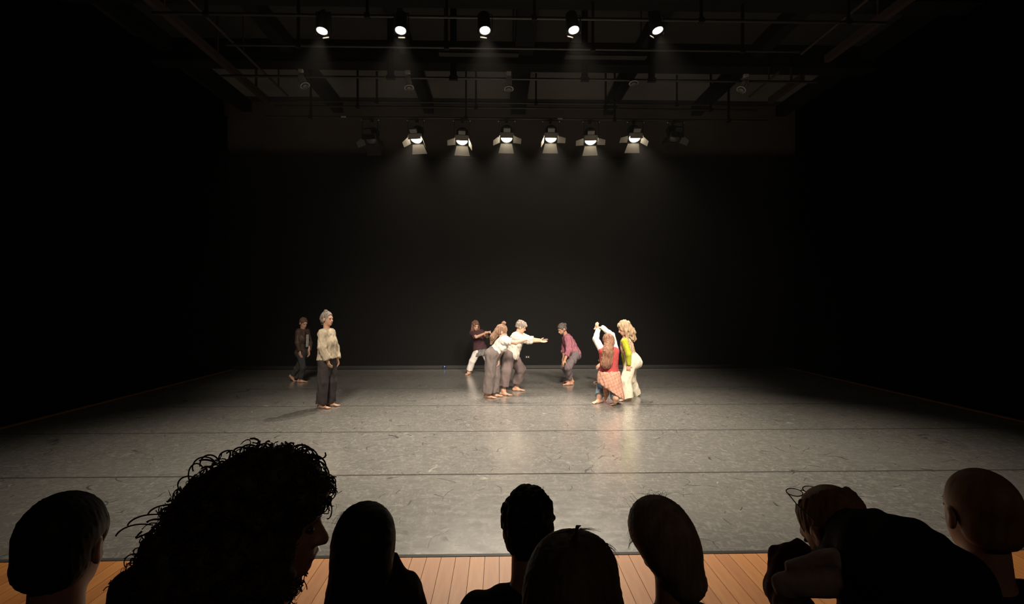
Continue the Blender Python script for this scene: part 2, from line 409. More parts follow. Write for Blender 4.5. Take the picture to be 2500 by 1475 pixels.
def round_spot(px, py, aim, label):
    c = Vector(PY(px, py, Y1 - .25)); root = empty('round_spotlight', c); tag(root, label, 'spotlight', 'round bright spotlights above the stage')
    d = (Vector(aim) - c).normalized(); r = .074
    BM().lathe([(-.30, .05), (-.28, .085), (-.05, .092), (0, .092), (0, .08), (-.02, .078)], (0, 0, 0), d, 22).build('body', M['black_metal'], root, smooth=True)
    BM().lathe([(-.012, r), (.0, r * .95), (.014, r * .6), (.018, .002)], (0, 0, 0), d, 22).build('lens', M['lens_top'], root, smooth=True)
    R = frame(d).to_4x4()
    m = BM().box((-.05, .01, -.118), (.05, .03, -.108)); m.v = [tuple(R @ Vector(v)) for v in m.v]; m.build('colour_frame_tab', M['flap'], root)
    tz = Z1 - c.z; y = BM()
    for sx in (-1, 1): y.box((sx * .105 - .004, .05, -.02), (sx * .105 + .004, .09, tz - .06))
    y.box((-.109, .05, tz - .065), (.109, .09, tz - .055)).build('yoke', M['black_metal'], root)
    BM().box((-.025, .05, tz - .06), (.025, .28, tz - .0245)).build('clamp', M['black_metal'], root)
    s = spot('lamp_beam', c + d * .03, Vector(aim), TOP_W, 66, 1.0, .07); w = s.location.copy(); s.parent = root; s.location = w - c
order = ('leftmost', 'second from left', 'middle one', 'fourth from left', 'rightmost')
for i, (px, py, am) in enumerate(((786, 76, (-2.9, 6.3, 0)), (978, 75, (-1.4, 6.0, 0)), (1184, 75, (.2, 5.9, 0)), (1401, 74, (1.8, 6.0, 0)), (1606, 75, (3.4, 6.3, 0)))):
    round_spot(px, py, am, order[i] + ' of the five bright round spotlights high above the stage')

def profile_spot(px, py, lean, label, flange=True, body=True):
    """unlit pale profile spotlight hanging from the second pipe"""
    c = Vector(PY(px, py, Y2 - .02)); root = empty('profile_spotlight', (c.x, Y2, Z2)); tag(root, label, 'spotlight', 'unlit pale spotlights under the ceiling')
    d = Vector((lean, -.25, -1)).normalized()
    BM().box((-.045, -.045, -.09), (.045, .045, -.0245)).build('clamp', M['black_metal'], root)
    if body:
        BM().box((-.045, -.07, .06), (.045, .0, .115)).build('tail', M['pale_metal'], root, bevel=.006)
        BM().lathe([(0.02, .05), (.03, .058), (.2, .062), (.22, .056)], (0, -.06, 0), d, 18).build('body', M['pale_metal'], root, smooth=True)
    if flange:
        a = Vector((0, -.06, 0)) + d * (.23 if body else .08)
        BM().lathe([(0, .055), (.01, .085), (.022, .09), (.028, .08)], a, d, 22).build('flange', M['grey_metal'], root, smooth=True)
        BM().lathe([(.024, .07), (.05, .06), (.06, .03), (.062, .002)], a, d, 18).build('lens', M['lens_off'], root, smooth=True)
    return root
profile_spot(735, 195, .5, 'leftmost unlit pale spotlight, tilted, under the ceiling')
profile_spot(996, 195, .16, 'unlit pale cylinder spotlight below the second bright round lamp from the left')
profile_spot(1242, 195, .0, 'unlit pale cylinder spotlight hanging straight near the centre of the ceiling')
profile_spot(1545, 195, .0, 'unlit spotlight showing only its pale round face, right of centre', True, False)
profile_spot(1820, 195, -.6, 'rightmost unlit pale spotlight, tilted, under the ceiling')
# ------------------------------------------------------------------ smooth bodies from distance fields
def unit(v): v = np.asarray(v, float); return v / (np.linalg.norm(v) + 1e-12)
def wav(p, dirs, amp, seed=0):
    """sum of sine waves: soft folds"""
    rs = np.random.RandomState(seed); d = 0
    for k in dirs:
        k = np.asarray(k, float)
        d = d + np.sin(p[0] * k[0] + p[1] * k[1] + p[2] * k[2] + rs.uniform(0, 6.28) + 1.3 * np.sin(p[0] * k[1] * .31 + p[2] * k[0] * .37 + p[1] * .41 * k[2] + rs.uniform(0, 6.28)))
    return amp * d / math.sqrt(len(dirs))
class SDF:
    def __init__(self): self.ops = []
    def rc(self, a, b, ra, rb=None, k=.02, n=None, s=1.0, cut=False, cuta=False):
        """tapered capsule; n,s flatten it along n; cut ends it flat at b"""
        a = np.asarray(a, float); b = np.asarray(b, float); rb = ra if rb is None else rb
        m = max(ra, rb) + k + .02
        self.ops.append(('rc', np.minimum(a, b) - m, np.maximum(a, b) + m, k, (a, b, ra, rb, None if n is None else unit(n), s, cut, cuta))); return self
    def el(self, c, r, R=None, k=.03, sub=False):
        """ellipsoid with axes given by the columns of R"""
        c = np.asarray(c, float); R = np.eye(3) if R is None else R; m = max(r) + k + .02
        self.ops.append(('sub' if sub else 'el', c - m, c + m, k, (c, np.asarray(r, float), R))); return self
    def cut(self, c, n, k=0.0, lo=None, hi=None):
        """remove everything on the side n points to"""
        self.ops.append(('cut', lo, hi, k, (np.asarray(c, float), unit(n)))); return self
    def disp(self, fn): self.ops.append(('disp', None, None, 0, fn)); return self
    def mesh(self, h):
        add = [o for o in self.ops if o[0] in ('rc', 'el')]
        lo = np.min([o[1] for o in add], 0); hi = np.max([o[2] for o in add], 0)
        lo = np.floor(lo / h) * h; nx = np.ceil((hi - lo) / h).astype(int) + 1
        F = np.full(nx, .2, np.float32); ax = [(lo[i] + h * np.arange(nx[i])).astype(np.float32) for i in range(3)]
        for typ, l, u, k, arg in self.ops:
            if typ == 'disp':
                I = np.nonzero(np.abs(F) < .06); pp = [ax[i][I[i]] for i in range(3)]; F[I] += arg(pp).astype(np.float32); continue
            if l is None: sl = [slice(0, nx[i]) for i in range(3)]
            else: sl = [slice(max(0, int((l[i] - lo[i]) / h)), min(nx[i], int((u[i] - lo[i]) / h) + 2)) for i in range(3)]
            X = ax[0][sl[0]][:, None, None]; Y = ax[1][sl[1]][None, :, None]; Z = ax[2][sl[2]][None, None, :]
            S = tuple(sl); A = F[S]
            if A.size == 0: continue
            if typ == 'cut':
                c, n = arg; d = (X - c[0]) * n[0] + (Y - c[1]) * n[1] + (Z - c[2]) * n[2]; F[S] = np.maximum(A, d); continue
            if typ == 'rc':
                a, b, ra, rb, n, s, ct, cta = arg; ba = b - a; L2 = float(ba @ ba) + 1e-9
                t = np.clip(((X - a[0]) * ba[0] + (Y - a[1]) * ba[1] + (Z - a[2]) * ba[2]) / L2, 0, 1)
                vx = X - a[0] - t * ba[0]; vy = Y - a[1] - t * ba[1]; vz = Z - a[2] - t * ba[2]
                if n is not None:
                    q = (vx * n[0] + vy * n[1] + vz * n[2]) * (s - 1); vx = vx + q * n[0]; vy = vy + q * n[1]; vz = vz + q * n[2]
                d = np.sqrt(vx * vx + vy * vy + vz * vz) - (ra + (rb - ra) * t)
                if ct or cta:
                    bn = ba / math.sqrt(L2)
                    if ct: d = np.maximum(d, (X - b[0]) * bn[0] + (Y - b[1]) * bn[1] + (Z - b[2]) * bn[2])
                    if cta: d = np.maximum(d, -((X - a[0]) * bn[0] + (Y - a[1]) * bn[1] + (Z - a[2]) * bn[2]))
            else:
                c, r, R = arg; x = X - c[0]; y = Y - c[1]; z = Z - c[2]
                q = [(x * R[0, i] + y * R[1, i] + z * R[2, i]) for i in range(3)]
                k0 = np.sqrt((q[0] / r[0]) ** 2 + (q[1] / r[1]) ** 2 + (q[2] / r[2]) ** 2)
                k1 = np.sqrt((q[0] / r[0] ** 2) ** 2 + (q[1] / r[1] ** 2) ** 2 + (q[2] / r[2] ** 2) ** 2) + 1e-6
                d = k0 * (k0 - 1) / k1
            if typ == 'sub':
                d = -d; hh = np.maximum(k - np.abs(A - d), 0) / k if k > 0 else 0
                F[S] = np.maximum(A, d) + hh * hh * k * .25
            else:
                if k > 0: hh = np.maximum(k - np.abs(A - d), 0) / k; F[S] = np.minimum(A, d) - hh * hh * k * .25
                else: F[S] = np.minimum(A, d)
        return nets(F, lo, h)
def nets(F, lo, h):
    S = F < 0; nx = np.array(F.shape)
    c = np.zeros(nx - 1, np.int8)
    for i in (0, 1):
        for j in (0, 1):
            for k in (0, 1): c += S[i:nx[0] - 1 + i, j:nx[1] - 1 + j, k:nx[2] - 1 + k]
    act = np.nonzero((c > 0) & (c < 8)); n = len(act[0]); idm = np.full(nx - 1, -1, np.int32); idm[act] = np.arange(n)
    cv = {}
    for i in (0, 1):
        for j in (0, 1):
            for k in (0, 1): cv[i, j, k] = F[act[0] + i, act[1] + j, act[2] + k]
    acc = np.zeros((n, 3)); cnt = np.zeros(n)
    for a in cv:
        for ax_ in range(3):
            if a[ax_] == 0:
                b = tuple(1 if q == ax_ else a[q] for q in range(3)); va, vb = cv[a], cv[b]
                m = (va < 0) != (vb < 0); t = np.where(m, va / (va - vb + 1e-12), 0)
                for q in range(3): acc[:, q] += np.where(m, a[q] + (t if q == ax_ else 0), 0)
                cnt += m
    V = lo + h * (np.stack(act, 1) + acc / cnt[:, None])
    Q = []
    for ax_ in range(3):
        s0 = [slice(None)] * 3; s1 = [slice(None)] * 3; s0[ax_] = slice(0, -1); s1[ax_] = slice(1, None)
        d = S[tuple(s0)] != S[tuple(s1)]; u, v = (ax_ + 1) % 3, (ax_ + 2) % 3
        I = np.stack(np.nonzero(d), 1)
        ok = (I[:, u] > 0) & (I[:, v] > 0) & (I[:, u] < nx[u] - 1) & (I[:, v] < nx[v] - 1); I = I[ok]
        ins = S[tuple(I.T)]
        def at(du, dv):
            J = I.copy(); J[:, u] += du; J[:, v] += dv; return idm[tuple(J.T)]
        q = np.stack([at(-1, -1), at(0, -1), at(0, 0), at(-1, 0)], 1)
        q[~ins] = q[~ins][:, ::-1]; Q.append(q)
    return V, np.concatenate(Q)
def part(name, sdf, h, material, root):
    top = root
    while top.parent is not None: top = top.parent
    V, Q = sdf.mesh(h); V = V - np.array(top.location)
    return link_mesh(name, mesh_np(name, V, Q), material, root)

# ------------------------------------------------------------------ human anatomy
def head_axes(f, tilt=0.0, up=(0, 0, 1)):
    f = unit(f); r = unit(np.cross(f, up)); u = np.cross(r, f)
    r2 = r * math.cos(tilt) + u * math.sin(tilt); u2 = np.cross(r2, f)
    return np.stack([r2, f, u2], 1)
def add_head(S, c, R, s=1.0):
    def w(x, y, z): return c + R @ (np.array([x, y, z]) * s)
    def q(*r): return tuple(v * s for v in r)
    S.el(w(0, -.012, .03), q(.073, .092, .085), R, .02 * s)
    S.el(w(0, .03, -.035), q(.058, .060, .080), R, .03 * s)
    S.el(w(0, .060, -.094), q(.026, .024, .018), R, .03 * s)
    S.rc(w(-.03, .076, .014), w(.03, .076, .014), .013 * s, k=.02 * s)
    for e in (-1, 1):
        S.el(w(e * .03, .098, -.006), q(.017, .014, .012), R, .012 * s, sub=True)
        S.el(w(e * .076, -.006, -.016), q(.010, .021, .032), R, .008 * s)
        S.el(w(e * .086, .003, -.014), q(.007, .010, .018), R, .006 * s, sub=True)
    S.rc(w(0, .086, 0), w(0, .105, -.038), .008 * s, .0125 * s, k=.012 * s)
    S.rc(w(-.011, .094, -.041), w(.011, .094, -.041), .008 * s, k=.008 * s)
    S.rc(w(-.017, .086, -.064), w(.017, .086, -.064), .0075 * s, k=.006 * s)
    S.rc(w(-.014, .085, -.075), w(.014, .085, -.075), .0075 * s, k=.006 * s)
    return w
def add_hand(S, w, d, n, side, s=1.0, curl=.35, rf=.0095):
    """w wrist, d towards the fingers, n the way the palm faces, side +1/-1 puts the thumb on d x n"""
    d = unit(d); n = unit(np.asarray(n, float) - d * np.dot(n, d)); t = np.cross(d, n) * side
    R = np.stack([t, d, n], 1); w = np.asarray(w, float)
    S.el(w + d * .052 * s, (.040 * s, .055 * s, .0165 * s), R, .015)
    for o, l, cc in ((-.031, .056, 1.25), (-.0105, .073, 1.1), (.0105, .080, 1.0), (.031, .070, .85)):
        c = curl * cc; b = w + d * (.088 - abs(o) * .2) * s + t * o * s
        d1 = d * math.cos(c) + n * math.sin(c); d2 = d * math.cos(2.1 * c) + n * math.sin(2.1 * c)
        m = b + d1 * l * .55 * s; S.rc(b, m, rf * s, rf * .95 * s, .006); S.rc(m, m + d2 * l * .55 * s, rf * .95 * s, rf * .8 * s, .003)
    b = w + d * .025 * s + t * .028 * s; m = b + unit(d * .55 + t * .8 + n * .3) * .042 * s
    S.rc(b, m, rf * 1.35 * s, rf * 1.15 * s, .012); S.rc(m, m + unit(d * .9 + t * .25 + n * .35) * .034 * s, rf * 1.1 * s, rf * .85 * s, .003)
def add_foot(S, ankle, g, s=1.0, zg=0.0, heel=None, ball=None, toe=None):
    """bare foot; flat on zg along g, or with explicit heel/ball/toe points"""
    g = unit(g); up = np.array([0, 0, 1.])
    if heel is None:
        b0 = np.array([ankle[0], ankle[1], zg]); heel = b0 - g * .048 * s + up * .029 * s; ball = b0 + g * .115 * s + up * .022 * s; toe = b0 + g * .175 * s + up * .012 * s
    heel, ball, toe = (np.asarray(v, float) for v in (heel, ball, toe))
    ax = unit(ball - heel); lat = unit(np.cross(ax, up) if abs(ax[2]) < .95 else np.cross(ax, g)); sole = unit(np.cross(lat, ax))
    S.rc(heel, ball, .028 * s, .020 * s, .02, n=lat, s=.72); S.rc(ankle, heel, .036 * s, .030 * s, .03)
    S.rc(ankle, (heel + ball * 1.4) / 2.4, .034 * s, .026 * s, .04)
    for i, (o, l) in enumerate(((-.032, 1.0), (-.013, .98), (.003, .88), (.018, .76), (.031, .6))):
        S.rc(ball + lat * o * .85 * s, ball + (toe - ball) * l + lat * o * s, .0125 * s, .0105 * s if i else .0125 * s, .008)
class Rig: pass
def torso_frame(j):
    ms = (j.sL + j.sR) / 2; mh = (j.hL + j.hR) / 2; up = unit(ms - mh); r = j.sR - j.sL; r = unit(r - up * (r @ up)); f = np.cross(up, r)
    return ms, mh, up, r, f, np.stack([r, f, up], 1)
def add_torso(S, j, e=0.0, fem=True, down=True, s=1.0):
    ms, mh, up, r, f, R = torso_frame(j); L = np.linalg.norm(ms - mh)
    at = lambda t, o=0.0: mh + up * L * t + f * o
    S.el(at(.74), (.150 * s + e, .098 * s + e, .165 * s + e * .6), R, .05)
    S.el(at(.36, .004), (.118 * s + e, .088 * s + e, .155 * s), R, .06)
    if down: S.el(at(.02, -.01), (.158 * s + e, .112 * s + e, .125 * s), R, .06)
    S.rc(j.sL - (j.sL - ms) * .12, j.sR - (j.sR - ms) * .12, .052 * s + e, k=.05)
    if fem:
        for q in (-1, 1): S.el(at(.66, .078) + r * q * .068, (.06 + e * .7, .052 + e * .7, .062 + e * .7), R, .05)
    return ms, mh, up, r, f, R
def add_body(S, j, fem=True, s=1.0, rf=.0095):
    ms, mh, up, r, f, R = add_torso(S, j, 0.0, fem, s=s)
    S.rc(ms + up * .01, j.hd + j.RH @ np.array([0, -.02, -.05]), .056 * s, .05 * s, .04)
    j.wp = add_head(S, j.hd, j.RH, j.hs)
    for q in 'LR':
        sh, e, w = getattr(j, 's' + q), getattr(j, 'e' + q), getattr(j, 'w' + q)
        S.rc(sh, e, .047 * s, .037 * s, .03); S.rc(e, w, .038 * s, .026 * s, .015)
        hd, hn = getattr(j, 'd' + q), getattr(j, 'n' + q)
        add_hand(S, w, hd, hn, 1 if q == 'L' else -1, .95 * s, getattr(j, 'c' + q, .4), rf)
        h, k, a = getattr(j, 'h' + q), getattr(j, 'k' + q), getattr(j, 'a' + q)
        S.rc(h, k, .082 * s, .054 * s, .05); S.rc(k, a, .055 * s, .036 * s, .02)
        m = k + (a - k) * .3 - unit(getattr(j, 'f' + q)) * .012; S.el(m, (.05 * s, .05 * s, .085 * s), None, .04)
        ex = getattr(j, 'x' + q, None)
        if ex is None: add_foot(S, a, getattr(j, 'f' + q), s, getattr(j, 'z' + q, 0.0))
        else: add_foot(S, a, getattr(j, 'f' + q), s, 0, *ex)
def folds(seed, amp=.005, wl=.09, up=(0, 0, 1)):
    rs = np.random.RandomState(seed); k = 2 * math.pi / wl; D = []
    for _ in range(4):
        v = rs.normal(size=3); u_ = np.array(up, float); v = v - u_ * (v @ u_); v = unit(v) + u_ * rs.uniform(-.22, .22); D.append(v * k * rs.uniform(.5, 1.6))
    return lambda p: wav(p, D, amp, seed)
def strands(seed, amp=.005, wl=.022, up=(0, 0, 1)):
    rs = np.random.RandomState(seed); k = 2 * math.pi / wl; D = []
    for _ in range(5):
        v = rs.normal(size=3); u = np.array(up, float); v = v - .9 * u * (v @ u); D.append(unit(v) * k * rs.uniform(.5, 1.3) * 1.0)
    return lambda p: wav(p, D, amp, seed)
def hair_cap(S, j, grow=.012, face=(0, .12, -.045), fr=(.080, .085, .112), back=.0, s=None):
    s = s or j.hs; R = j.RH; w = lambda x, y, z: j.hd + R @ (np.array([x, y, z]) * s)
    g = grow
    S.el(w(0, -.014, .034), (.073 * s + g, .092 * s + g, .085 * s + g), R, .01)
    S.el(w(0, -.045, -.03), (.066 * s + g * .8, .055 * s + g, .06 * s), R, .02)
    S.el(w(*face), tuple(v * s for v in fr), R, .008, sub=True)
    return w
def skirt_pants(S, j, ra=.10, rk=.085, rb=.08, end=.92, waist=.12, e=.02, s=1.0, flat=None):
    ms, mh, up, r, f, R = torso_frame(j); L = np.linalg.norm(ms - mh)
    S.el(mh - f * .01, (.158 * s + e, .112 * s + e, .125 * s + e), R, .03)
    S.el(mh + up * L * .2, (.13 * s + e, .095 * s + e, .10), R, .05)
    S.cut(mh + up * waist, up)
    for q in 'LR':
        h, k, a = getattr(j, 'h' + q), getattr(j, 'k' + q), getattr(j, 'a' + q)
        S.rc(h, k, ra, rk, .05); b = k + (a - k) * end
        S.rc(k, b, rk, rb, .02, cut=True)
def shirt(S, j, e=.018, sleeve=1.9, rs=(.062, .055, .05), hem=-.05, fem=True, hemr=None, s=1.0):
    ms, mh, up, r, f, R = add_torso(S, j, e, fem, hem < .1, s=s); L = np.linalg.norm(ms - mh)
    if hemr: S.rc(mh + up * L * .45, mh + up * hem, hemr[0], hemr[1], .04, n=f, s=hemr[2])
    S.cut(mh + up * hem, -up)
    S.rc(ms, ms + up * .035 + f * .01, .066, .056, .03, cut=True)
    for q in 'LR':
        sh, el, w = getattr(j, 's' + q), getattr(j, 'e' + q), getattr(j, 'w' + q); a, b, c = rs
        if sleeve <= 0: continue
        if sleeve <= 1: S.rc(sh, sh + (el - sh) * sleeve, a, b, .03, cut=True)
        else: S.rc(sh, el, a, b, .03); S.rc(el, el + (w - el) * (sleeve - 1), b, c, .015, cut=True)
def rig(D, hd, hf, tilt=0.0, hs=1.0, **k):
    j = Rig(); j.D = D
    J = lambda t: P(t[0], t[1], D + (t[2] if len(t) > 2 else 0))
    j.J = J; j.hd = J(hd); j.RH = head_axes(hf, tilt); j.hs = hs
    for a, v in k.items():
        if a[0] in 'sewhka' and len(a) == 2 and a[1] in 'LR': setattr(j, a, J(v))
        elif a[0] in 'dnf' and len(a) == 2: setattr(j, a, np.array(v, float))
        else: setattr(j, a, v)
    return j
def face_parts(j, root, iris, brow, browmat=True):
    s = j.hs; w = j.wp
    for e in (-1, 1):
        b = SDF().el(w(e * .030, .081, -.006), (.0115 * s, .0105 * s, .0075 * s), j.RH, 0); part('eye', b, .0035, iris, root)
        b = SDF().rc(w(e * .015, .090, .013), w(e * .043, .080, .016), .0042 * s, .003 * s, 0); part('eyebrow', b, .0035, brow, root)
    b = SDF().rc(w(-.018, .090, -.0695), w(.018, .090, -.0695), .0058 * s, k=0); part('mouth', b, .0035, M['lips'], root)
def person(j, label, group, ground=None):
    g = (j.aL + j.aR) / 2 if ground is None else ground
    root = empty('person', (g[0], g[1], 0)); tag(root, label, 'person', group); return root
def fab(name, col, noise=.12, rough=.85, bump=.15, bscale=90, nscale=30, **k): return mat(name, col, rough, spec=.25, noise=noise, nscale=nscale, bump=bump, bscale=bscale, **k)
M['skin'] = mat('skin_light', (.62, .36, .25), .5, noise=.06, nscale=14, sub=.08)
M['skin_tan'] = mat('skin_tan', (.50, .27, .175), .5, noise=.06, nscale=14, sub=.08)
M['lips'] = mat('lips', (.42, .16, .13), .45)
M['iris'] = mat('eye_dark', (.06, .045, .04), .2)
def hairm(name, c, c2): return mat(name, c, .6, spec=.25, col2=c2, nscale=42, stretch=(1, 1, .18))
M['h_brown'] = hairm('hair_brown', (.075, .042, .03), (.18, .105, .07)); M['h_grey'] = hairm('hair_grey', (.13, .108, .095), (.40, .345, .30))
M['h_dark'] = hairm('hair_dark', (.055, .045, .042), (.15, .125, .115)); M['h_light'] = hairm('hair_light_brown', (.14, .078, .05), (.34, .215, .145))
M['h_red'] = hairm('hair_auburn', (.125, .058, .036), (.31, .165, .105)); M['h_blond'] = hairm('hair_blond', (.25, .165, .10), (.56, .41, .27))
M['h_black'] = hairm('hair_black', (.010, .008, .007), (.022, .018, .016)); M['h_choc'] = hairm('hair_chocolate', (.035, .022, .015), (.07, .045, .032))
PG = 'dancers on the stage'
# ------------------------------------------------------------------ the dancers
BH, CH, HH = .0065, .0075, .006       # cell sizes of bodies, clothes and hair
X_, Y_, Z_ = np.eye(3)

# upright woman in a cream blouse, in profile
j = rig(9.0, (799, 778, 0), (.93, -.36, -.02), hs=1.04, sR=(787, 815, -.15), sL=(808, 813, .16), eR=(786, 848, -.2), wR=(800, 879, -.17), eL=(818, 848, .2), wL=(823, 876, .13),
        dR=(.28, -.05, -1), nR=(.6, .8, 0), dL=(.2, 0, -1), nL=(-.5, -.8, 0), hR=(791, 882, -.09), hL=(807, 881, .10), kR=(789, 934, -.1), kL=(809, 931, .09), aR=(785, 987, -.08), aL=(806, 982, .11), fR=(.9, -.42, 0), fL=(.95, -.3, 0))
root = person(j, 'woman in a loose cream blouse and black trousers standing in profile', PG)
S = SDF(); add_body(S, j); part('body', S, BH, M['skin'], root)
face_parts(j, root, M['iris'], M['h_grey'])
S = SDF(); ms, mh, up, r, f, R = torso_frame(j)
add_torso(S, j, .035, True); S.rc(mh + up * .30, mh + up * .02, .15, .185, .06, n=f, s=1.12); S.cut(mh + up * .035 + 0 * f, -up + .10 * f)
S.rc(ms, ms + up * .05 + f * .015, .066, .054, .03, cut=True)
S.rc(ms + up * .035 + f * .055 - r * .03, ms - up * .015 + f * .10 - r * .045, .02, .012, .01); S.rc(ms + up * .035 + f * .055 + r * .03, ms - up * .015 + f * .10 + r * .045, .02, .012, .01)
for q in 'RL':
    sh, e, w = getattr(j, 's' + q), getattr(j, 'e' + q), getattr(j, 'w' + q)
    S.rc(sh, e, .060, .074, .04); S.rc(e, e + (w - e) * .96, .074, .072, .02, cut=True)
S.disp(folds(3, .0035, .06)); bl = part('blouse', S, CH, fab('cream_fabric', (.60, .51, .38)), root)
for z_, t in ((-.02, 0), (-.10, 1), (-.18, 2)):
    part('button', SDF().el(ms + up * z_ + f * (.125 if t == 0 else .165) + r * .0, (.008, .008, .008), None, 0), .004, M['paper'], bl)
S = SDF(); skirt_pants(S, j, .105, .092, .092, .97, .10, .02); S.disp(folds(5, .007, .10)); part('trousers', S, CH, fab('charcoal_fabric', (.062, .052, .054)), root)
S = SDF(); w = hair_cap(S, j, .010, face=(0, .118, -.035), fr=(.088, .090, .118)); S.rc(w(0, -.09, .0), w(0, -.085, -.085), .05, .03, .03)
for x, y, z in ((-.02, -.03, .125), (.01, -.0, .128), (.0, -.05, .12), (.02, -.02, .135)): S.el(w(x, y, z), (.028, .02, .016), j.RH, .01)
S.disp(strands(2, .004, .022)); part('hair', S, HH, M['h_grey'], root)

# dark jacket, walking behind her
j = rig(11.85, (741, 788.5, 0), (.72, -.52, -.34), hs=1.0, sR=(729, 811, -.1), sL=(749, 810, .12), eR=(726, 838, -.16), wR=(732, 858, -.15), eL=(757, 838, .1), wL=(754, 857, .02),
        dR=(.12, -.1, -1), nR=(.6, .8, 0), dL=(.1, 0, -1), nL=(-.6, -.8, 0), hR=(733, 863, -.06), hL=(742, 862, .08), kR=(740, 897, -.1), kL=(729, 896, .12), aR=(733, 926, -.06), aL=(714, 916, .14), fR=(1, -.15, 0), fL=(.95, 0, -.6))
a = j.aL; j.xL = (a + np.array([-.045, 0, -.02]), a + np.array([.035, 0, -.125]), a + np.array([.09, 0, -.15]))
root = person(j, 'short haired person in a dark brown jacket and jeans walking at the dim left', PG)
S = SDF(); add_body(S, j, s=.93); part('body', S, BH, M['skin'], root); face_parts(j, root, M['iris'], M['h_brown'])
ms, mh, up, r, f, R = torso_frame(j)
S = SDF(); shirt(S, j, .008, 0, hem=-.03, s=.95); S.disp(folds(8, .004, .08)); tee = part('shirt', S, CH, fab('black_tee', (.03, .027, .027)), root)
S = SDF()
for i, (z0, z1, hw) in enumerate(((-.075, -.115, .05), (-.12, -.15, .06), (-.155, -.19, .045), (-.20, -.22, .03), (-.225, -.33, .035))):
    [S.rc(ms + up * z0 + f * .126 + r * q_, ms + up * z1 + f * .126 + r * q_, .022, .020, 0, n=f, s=1.6) for q_ in (-.045, -.01)]; 
part('shirt_print', S, .006, fab('pale_print', (.42, .39, .37), noise=.5, nscale=60), tee)
S = SDF(); shirt(S, j, .028, 1.95, (.062, .056, .048), hem=-.02, s=.95)
S.rc(ms + up * .02 + f * .16 - r * .03, mh + f * .17 - r * .03, .001, .001, 0)
S.el((ms + mh) / 2 + f * .16 - r * .02, (.085, .11, .40), R, .01, sub=True); S.disp(folds(9, .006, .06)); part('jacket', S, CH, fab('brown_leather', (.075, .048, .036), rough=.5), root)
S = SDF(); skirt_pants(S, j, .092, .068, .062, .95, .10, .012, .95); S.disp(folds(10, .005, .09)); part('jeans', S, CH, fab('dark_denim', (.045, .046, .05)), root)
S = SDF(); w = hair_cap(S, j, .010, face=(0, .12, -.04), fr=(.085, .09, .115)); S.cut(w(0, -.1, -.06), -j.RH[:, 2]); S.disp(strands(12, .004, .025)); part('hair', S, HH, M['h_brown'], root)

# lunging dancer with long dark hair, farthest back
j = rig(13.1, (1161, 795, -.05), (.45, -.85, -.25), hs=1.0, sR=(1153, 815, -.08), sL=(1176, 812, .1), eR=(1163, 823, -.3), wR=(1184, 814, -.38), eL=(1189, 822, -.12), wL=(1186, 811, -.36),
        dR=(1, -.2, .1), nR=(.1, .3, 1), dL=(.9, -.4, .1), nL=(.1, -.3, -1), hR=(1166, 857, -.05), hL=(1180, 857, .08), kR=(1153, 882, -.05), kL=(1192, 880, .02), aR=(1145, 907, .0), aL=(1199, 905, .25), fR=(-.35, -.9, 0), fL=(.9, -.4, 0))
root = person(j, 'lunging dancer with long dark hair, maroon tee and white trousers', PG)
S = SDF(); add_body(S, j); part('body', S, BH, M['skin'], root); face_parts(j, root, M['iris'], M['h_brown'])
ms, mh, up, r, f, R = torso_frame(j)
S = SDF(); shirt(S, j, .03, .75, (.075, .078, .07), hem=.05, hemr=(.15, .195, 1.2)); S.disp(folds(14, .004, .10)); part('shirt', S, CH, fab('maroon_tee', (.060, .026, .032)), root)
S = SDF(); S.rc(mh + up * .09, mh - up * .11, .165, .205, .03, n=f, s=1.2, cut=True, cuta=True); S.disp(folds(15, .006, .08)); part('tied_shirt', S, CH, fab('grey_check', (.16, .15, .145), noise=.5, nscale=26), root)
S = SDF(); skirt_pants(S, j, .094, .085, .082, .88, .06, .004); S.disp(folds(16, .005, .11)); part('trousers', S, CH, fab('white_cotton', (.70, .66, .63)), root)
S = SDF(); w = hair_cap(S, j, .016, face=(0, .125, -.045), fr=(.066, .088, .108))
for sx in (-1, 1): S.rc(w(sx * .07, .0, -.02), w(sx * .095, .03, -.20), .04, .045, .03); S.rc(w(sx * .095, .03, -.2), w(sx * .09, .05, -.27), .045, .02, .02)
S.rc(w(0, -.07, 0), w(0, -.09, -.25), .07, .06, .04); S.disp(strands(17, .007, .04)); part('hair', S, HH, M['h_brown'], root)

# white tee, hair half up in a bun
j = rig(9.9, (1225, 809, .0), (.90, .10, -.30), hs=1.04, sR=(1229, 831, -.14), sL=(1234, 829, .16), eR=(1259, 837, -.16), wR=(1284, 830, -.10), eL=(1224, 860, .25), wL=(1215, 877, .05),
        dR=(1, .1, .12), nR=(0, .3, -1), dL=(.05, -.05, -1), nL=(-.6, -.8, 0), cR=.15, hR=(1199, 866, -.09), hL=(1207, 866, .1), kR=(1196, 915, -.07), kL=(1208, 917, .10), aR=(1190, 961, -.02), aL=(1205, 960, .12), fR=(.85, -.45, 0), fL=(.95, -.25, 0))
root = person(j, 'dancer in a white tee and wide grey trousers, hair bun on top', PG)
S = SDF(); add_body(S, j); part('body', S, BH, M['skin'], root); face_parts(j, root, M['iris'], M['h_brown'])
ms, mh, up, r, f, R = torso_frame(j)
S = SDF(); shirt(S, j, .022, .62, (.070, .074, .07), hem=.06); S.disp(folds(20, .005, .09)); part('shirt', S, CH, fab('white_tee', (.80, .78, .72)), root)
S = SDF(); skirt_pants(S, j, .112, .105, .108, .93, .12, .028); S.disp(folds(21, .006, .13)); part('trousers', S, CH, fab('grey_brown_fabric', (.19, .158, .152)), root)
S = SDF(); w = hair_cap(S, j, .016, face=(0, .130, -.050), fr=(.085, .085, .108)); S.rc(w(0, -.07, -.02), w(0, -.12, -.16), .068, .06, .03, n=r, s=.8); S.rc(w(0, -.12, -.16), w(0, -.115, -.28), .055, .02, .03)
